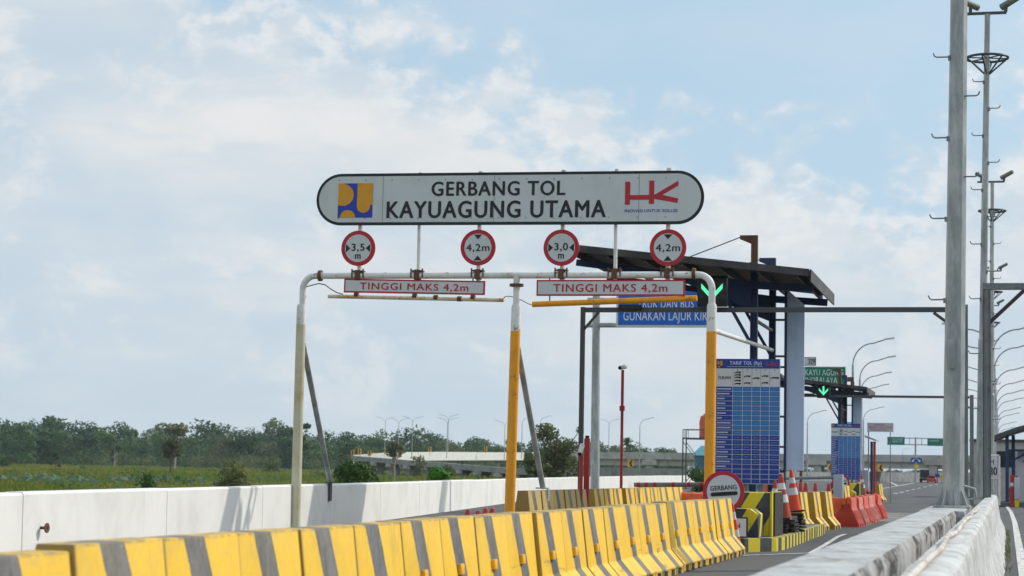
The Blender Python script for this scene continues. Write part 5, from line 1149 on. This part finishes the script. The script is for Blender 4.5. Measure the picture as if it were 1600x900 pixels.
# marsh grass and lotus
m_grass = foliage('marsh grass', (.15, .24, .04), (.31, .29, .07), (.08, .16, .03), .035, .48)
n_ = 170000; rg = np.random.default_rng(11); Y = np.exp(rg.uniform(math.log(45), math.log(850), n_)); fx = rg.uniform(-.60, .02, n_); X = fx*Y; keep_ = X < (-8.6-.128*Y)-1.5
X, Y = X[keep_], Y[keep_]; n_ = len(X); hgt = rg.uniform(.35, .9, n_)*(.5+np.minimum(Y, 250)/600); pch = np.sin(X*.11+2*np.sin(Y*.035))+np.sin(Y*.09+X*.05)+.7*np.sin(X*.37+Y*.21); hgt = hgt*(1+.28*pch); wdt = (.03+Y*.0007)*rg.uniform(.5, 1.5, n_); A = rg.uniform(0, pi, n_); lx, ly = rg.normal(0, .25, n_)*hgt, rg.normal(0, .25, n_)*hgt
P = np.stack([np.stack([X-wdt*np.cos(A), Y-wdt*np.sin(A), np.full(n_, GZ)], 1), np.stack([X+wdt*np.cos(A), Y+wdt*np.sin(A), np.full(n_, GZ)], 1), np.stack([X+lx+wdt*.15, Y+ly, GZ+hgt], 1), np.stack([X+lx-wdt*.15, Y+ly, GZ+hgt], 1)], 1).reshape(-1, 3)
tag(np_mesh('marsh_grass', P, np.arange(n_*4).reshape(-1, 4), m_grass), 'green and yellow marsh grass covering the flat wetland', 'grass', None, 'stuff')
f_lotus = foliage('lotus leaves', (.10, .165, .095), (.13, .20, .135), (.17, .24, .19), .5)
n_ = 2600; Y = rg.uniform(165, 235, n_); fx = rg.uniform(-.56, -.26, n_); X = fx*Y; kz = np.sin(X*.13+1)+np.sin(X*.05+Y*.3)+rg.normal(0, .5, n_)-(fx+.56)*7 > -.1; X, Y = X[kz], Y[kz]; n_ = len(X); r_ = rg.uniform(.14, .34, n_); zc = GZ+rg.uniform(.35, .95, n_); tx, ty = rg.normal(0, .35, n_), rg.normal(-.15, .35, n_)
ang = np.arange(7)*2*pi/7; P = np.stack([X[:, None]+r_[:, None]*np.cos(ang), Y[:, None]+r_[:, None]*np.sin(ang), zc[:, None]+r_[:, None]*(np.cos(ang)*tx[:, None]+np.sin(ang)*ty[:, None])], 2).reshape(-1, 3)
tag(np_mesh('lotus_leaves', P, np.arange(n_*7).reshape(-1, 7), f_lotus), 'broad blue green lotus leaves in a band across the marsh', 'lotus', None, 'stuff')
# weeds at the foot of the right wall
n_ = 260; Y = rg.uniform(14, 50, n_); X = rg.uniform(-.04, .06, n_); hgt = rg.uniform(.03, .12, n_); A = rg.uniform(0, pi, n_); l_ = rg.normal(0, .03, n_)
P = np.stack([np.stack([X-.006, Y, np.zeros(n_)], 1), np.stack([X+.006, Y, np.zeros(n_)], 1), np.stack([X+l_, Y+l_, hgt], 1)], 1).reshape(-1, 3)
tag(np_mesh('weeds', P, np.arange(n_*3).reshape(-1, 3), f_olive), 'small weeds along the foot of the right median wall', 'weeds', None, 'stuff')

# ================================================================== AIR
m_air = bpy.data.materials.new('air'); m_air.use_nodes = True; _t = m_air.node_tree; _t.nodes.clear()
_v = _t.nodes.new('ShaderNodeVolumePrincipled'); _v.inputs['Color'].default_value = (.72, .86, 1.0, 1); _v.inputs['Density'].default_value = .00008; _v.inputs['Anisotropy'].default_value = .2
_o = _t.nodes.new('ShaderNodeOutputMaterial'); _t.links.new(_v.outputs[0], _o.inputs['Volume'])
tag(MB().box(-900, 700, -60, 1250, GZ-1.0, 34).build('haze', m_air, smooth=False), kind='stuff')
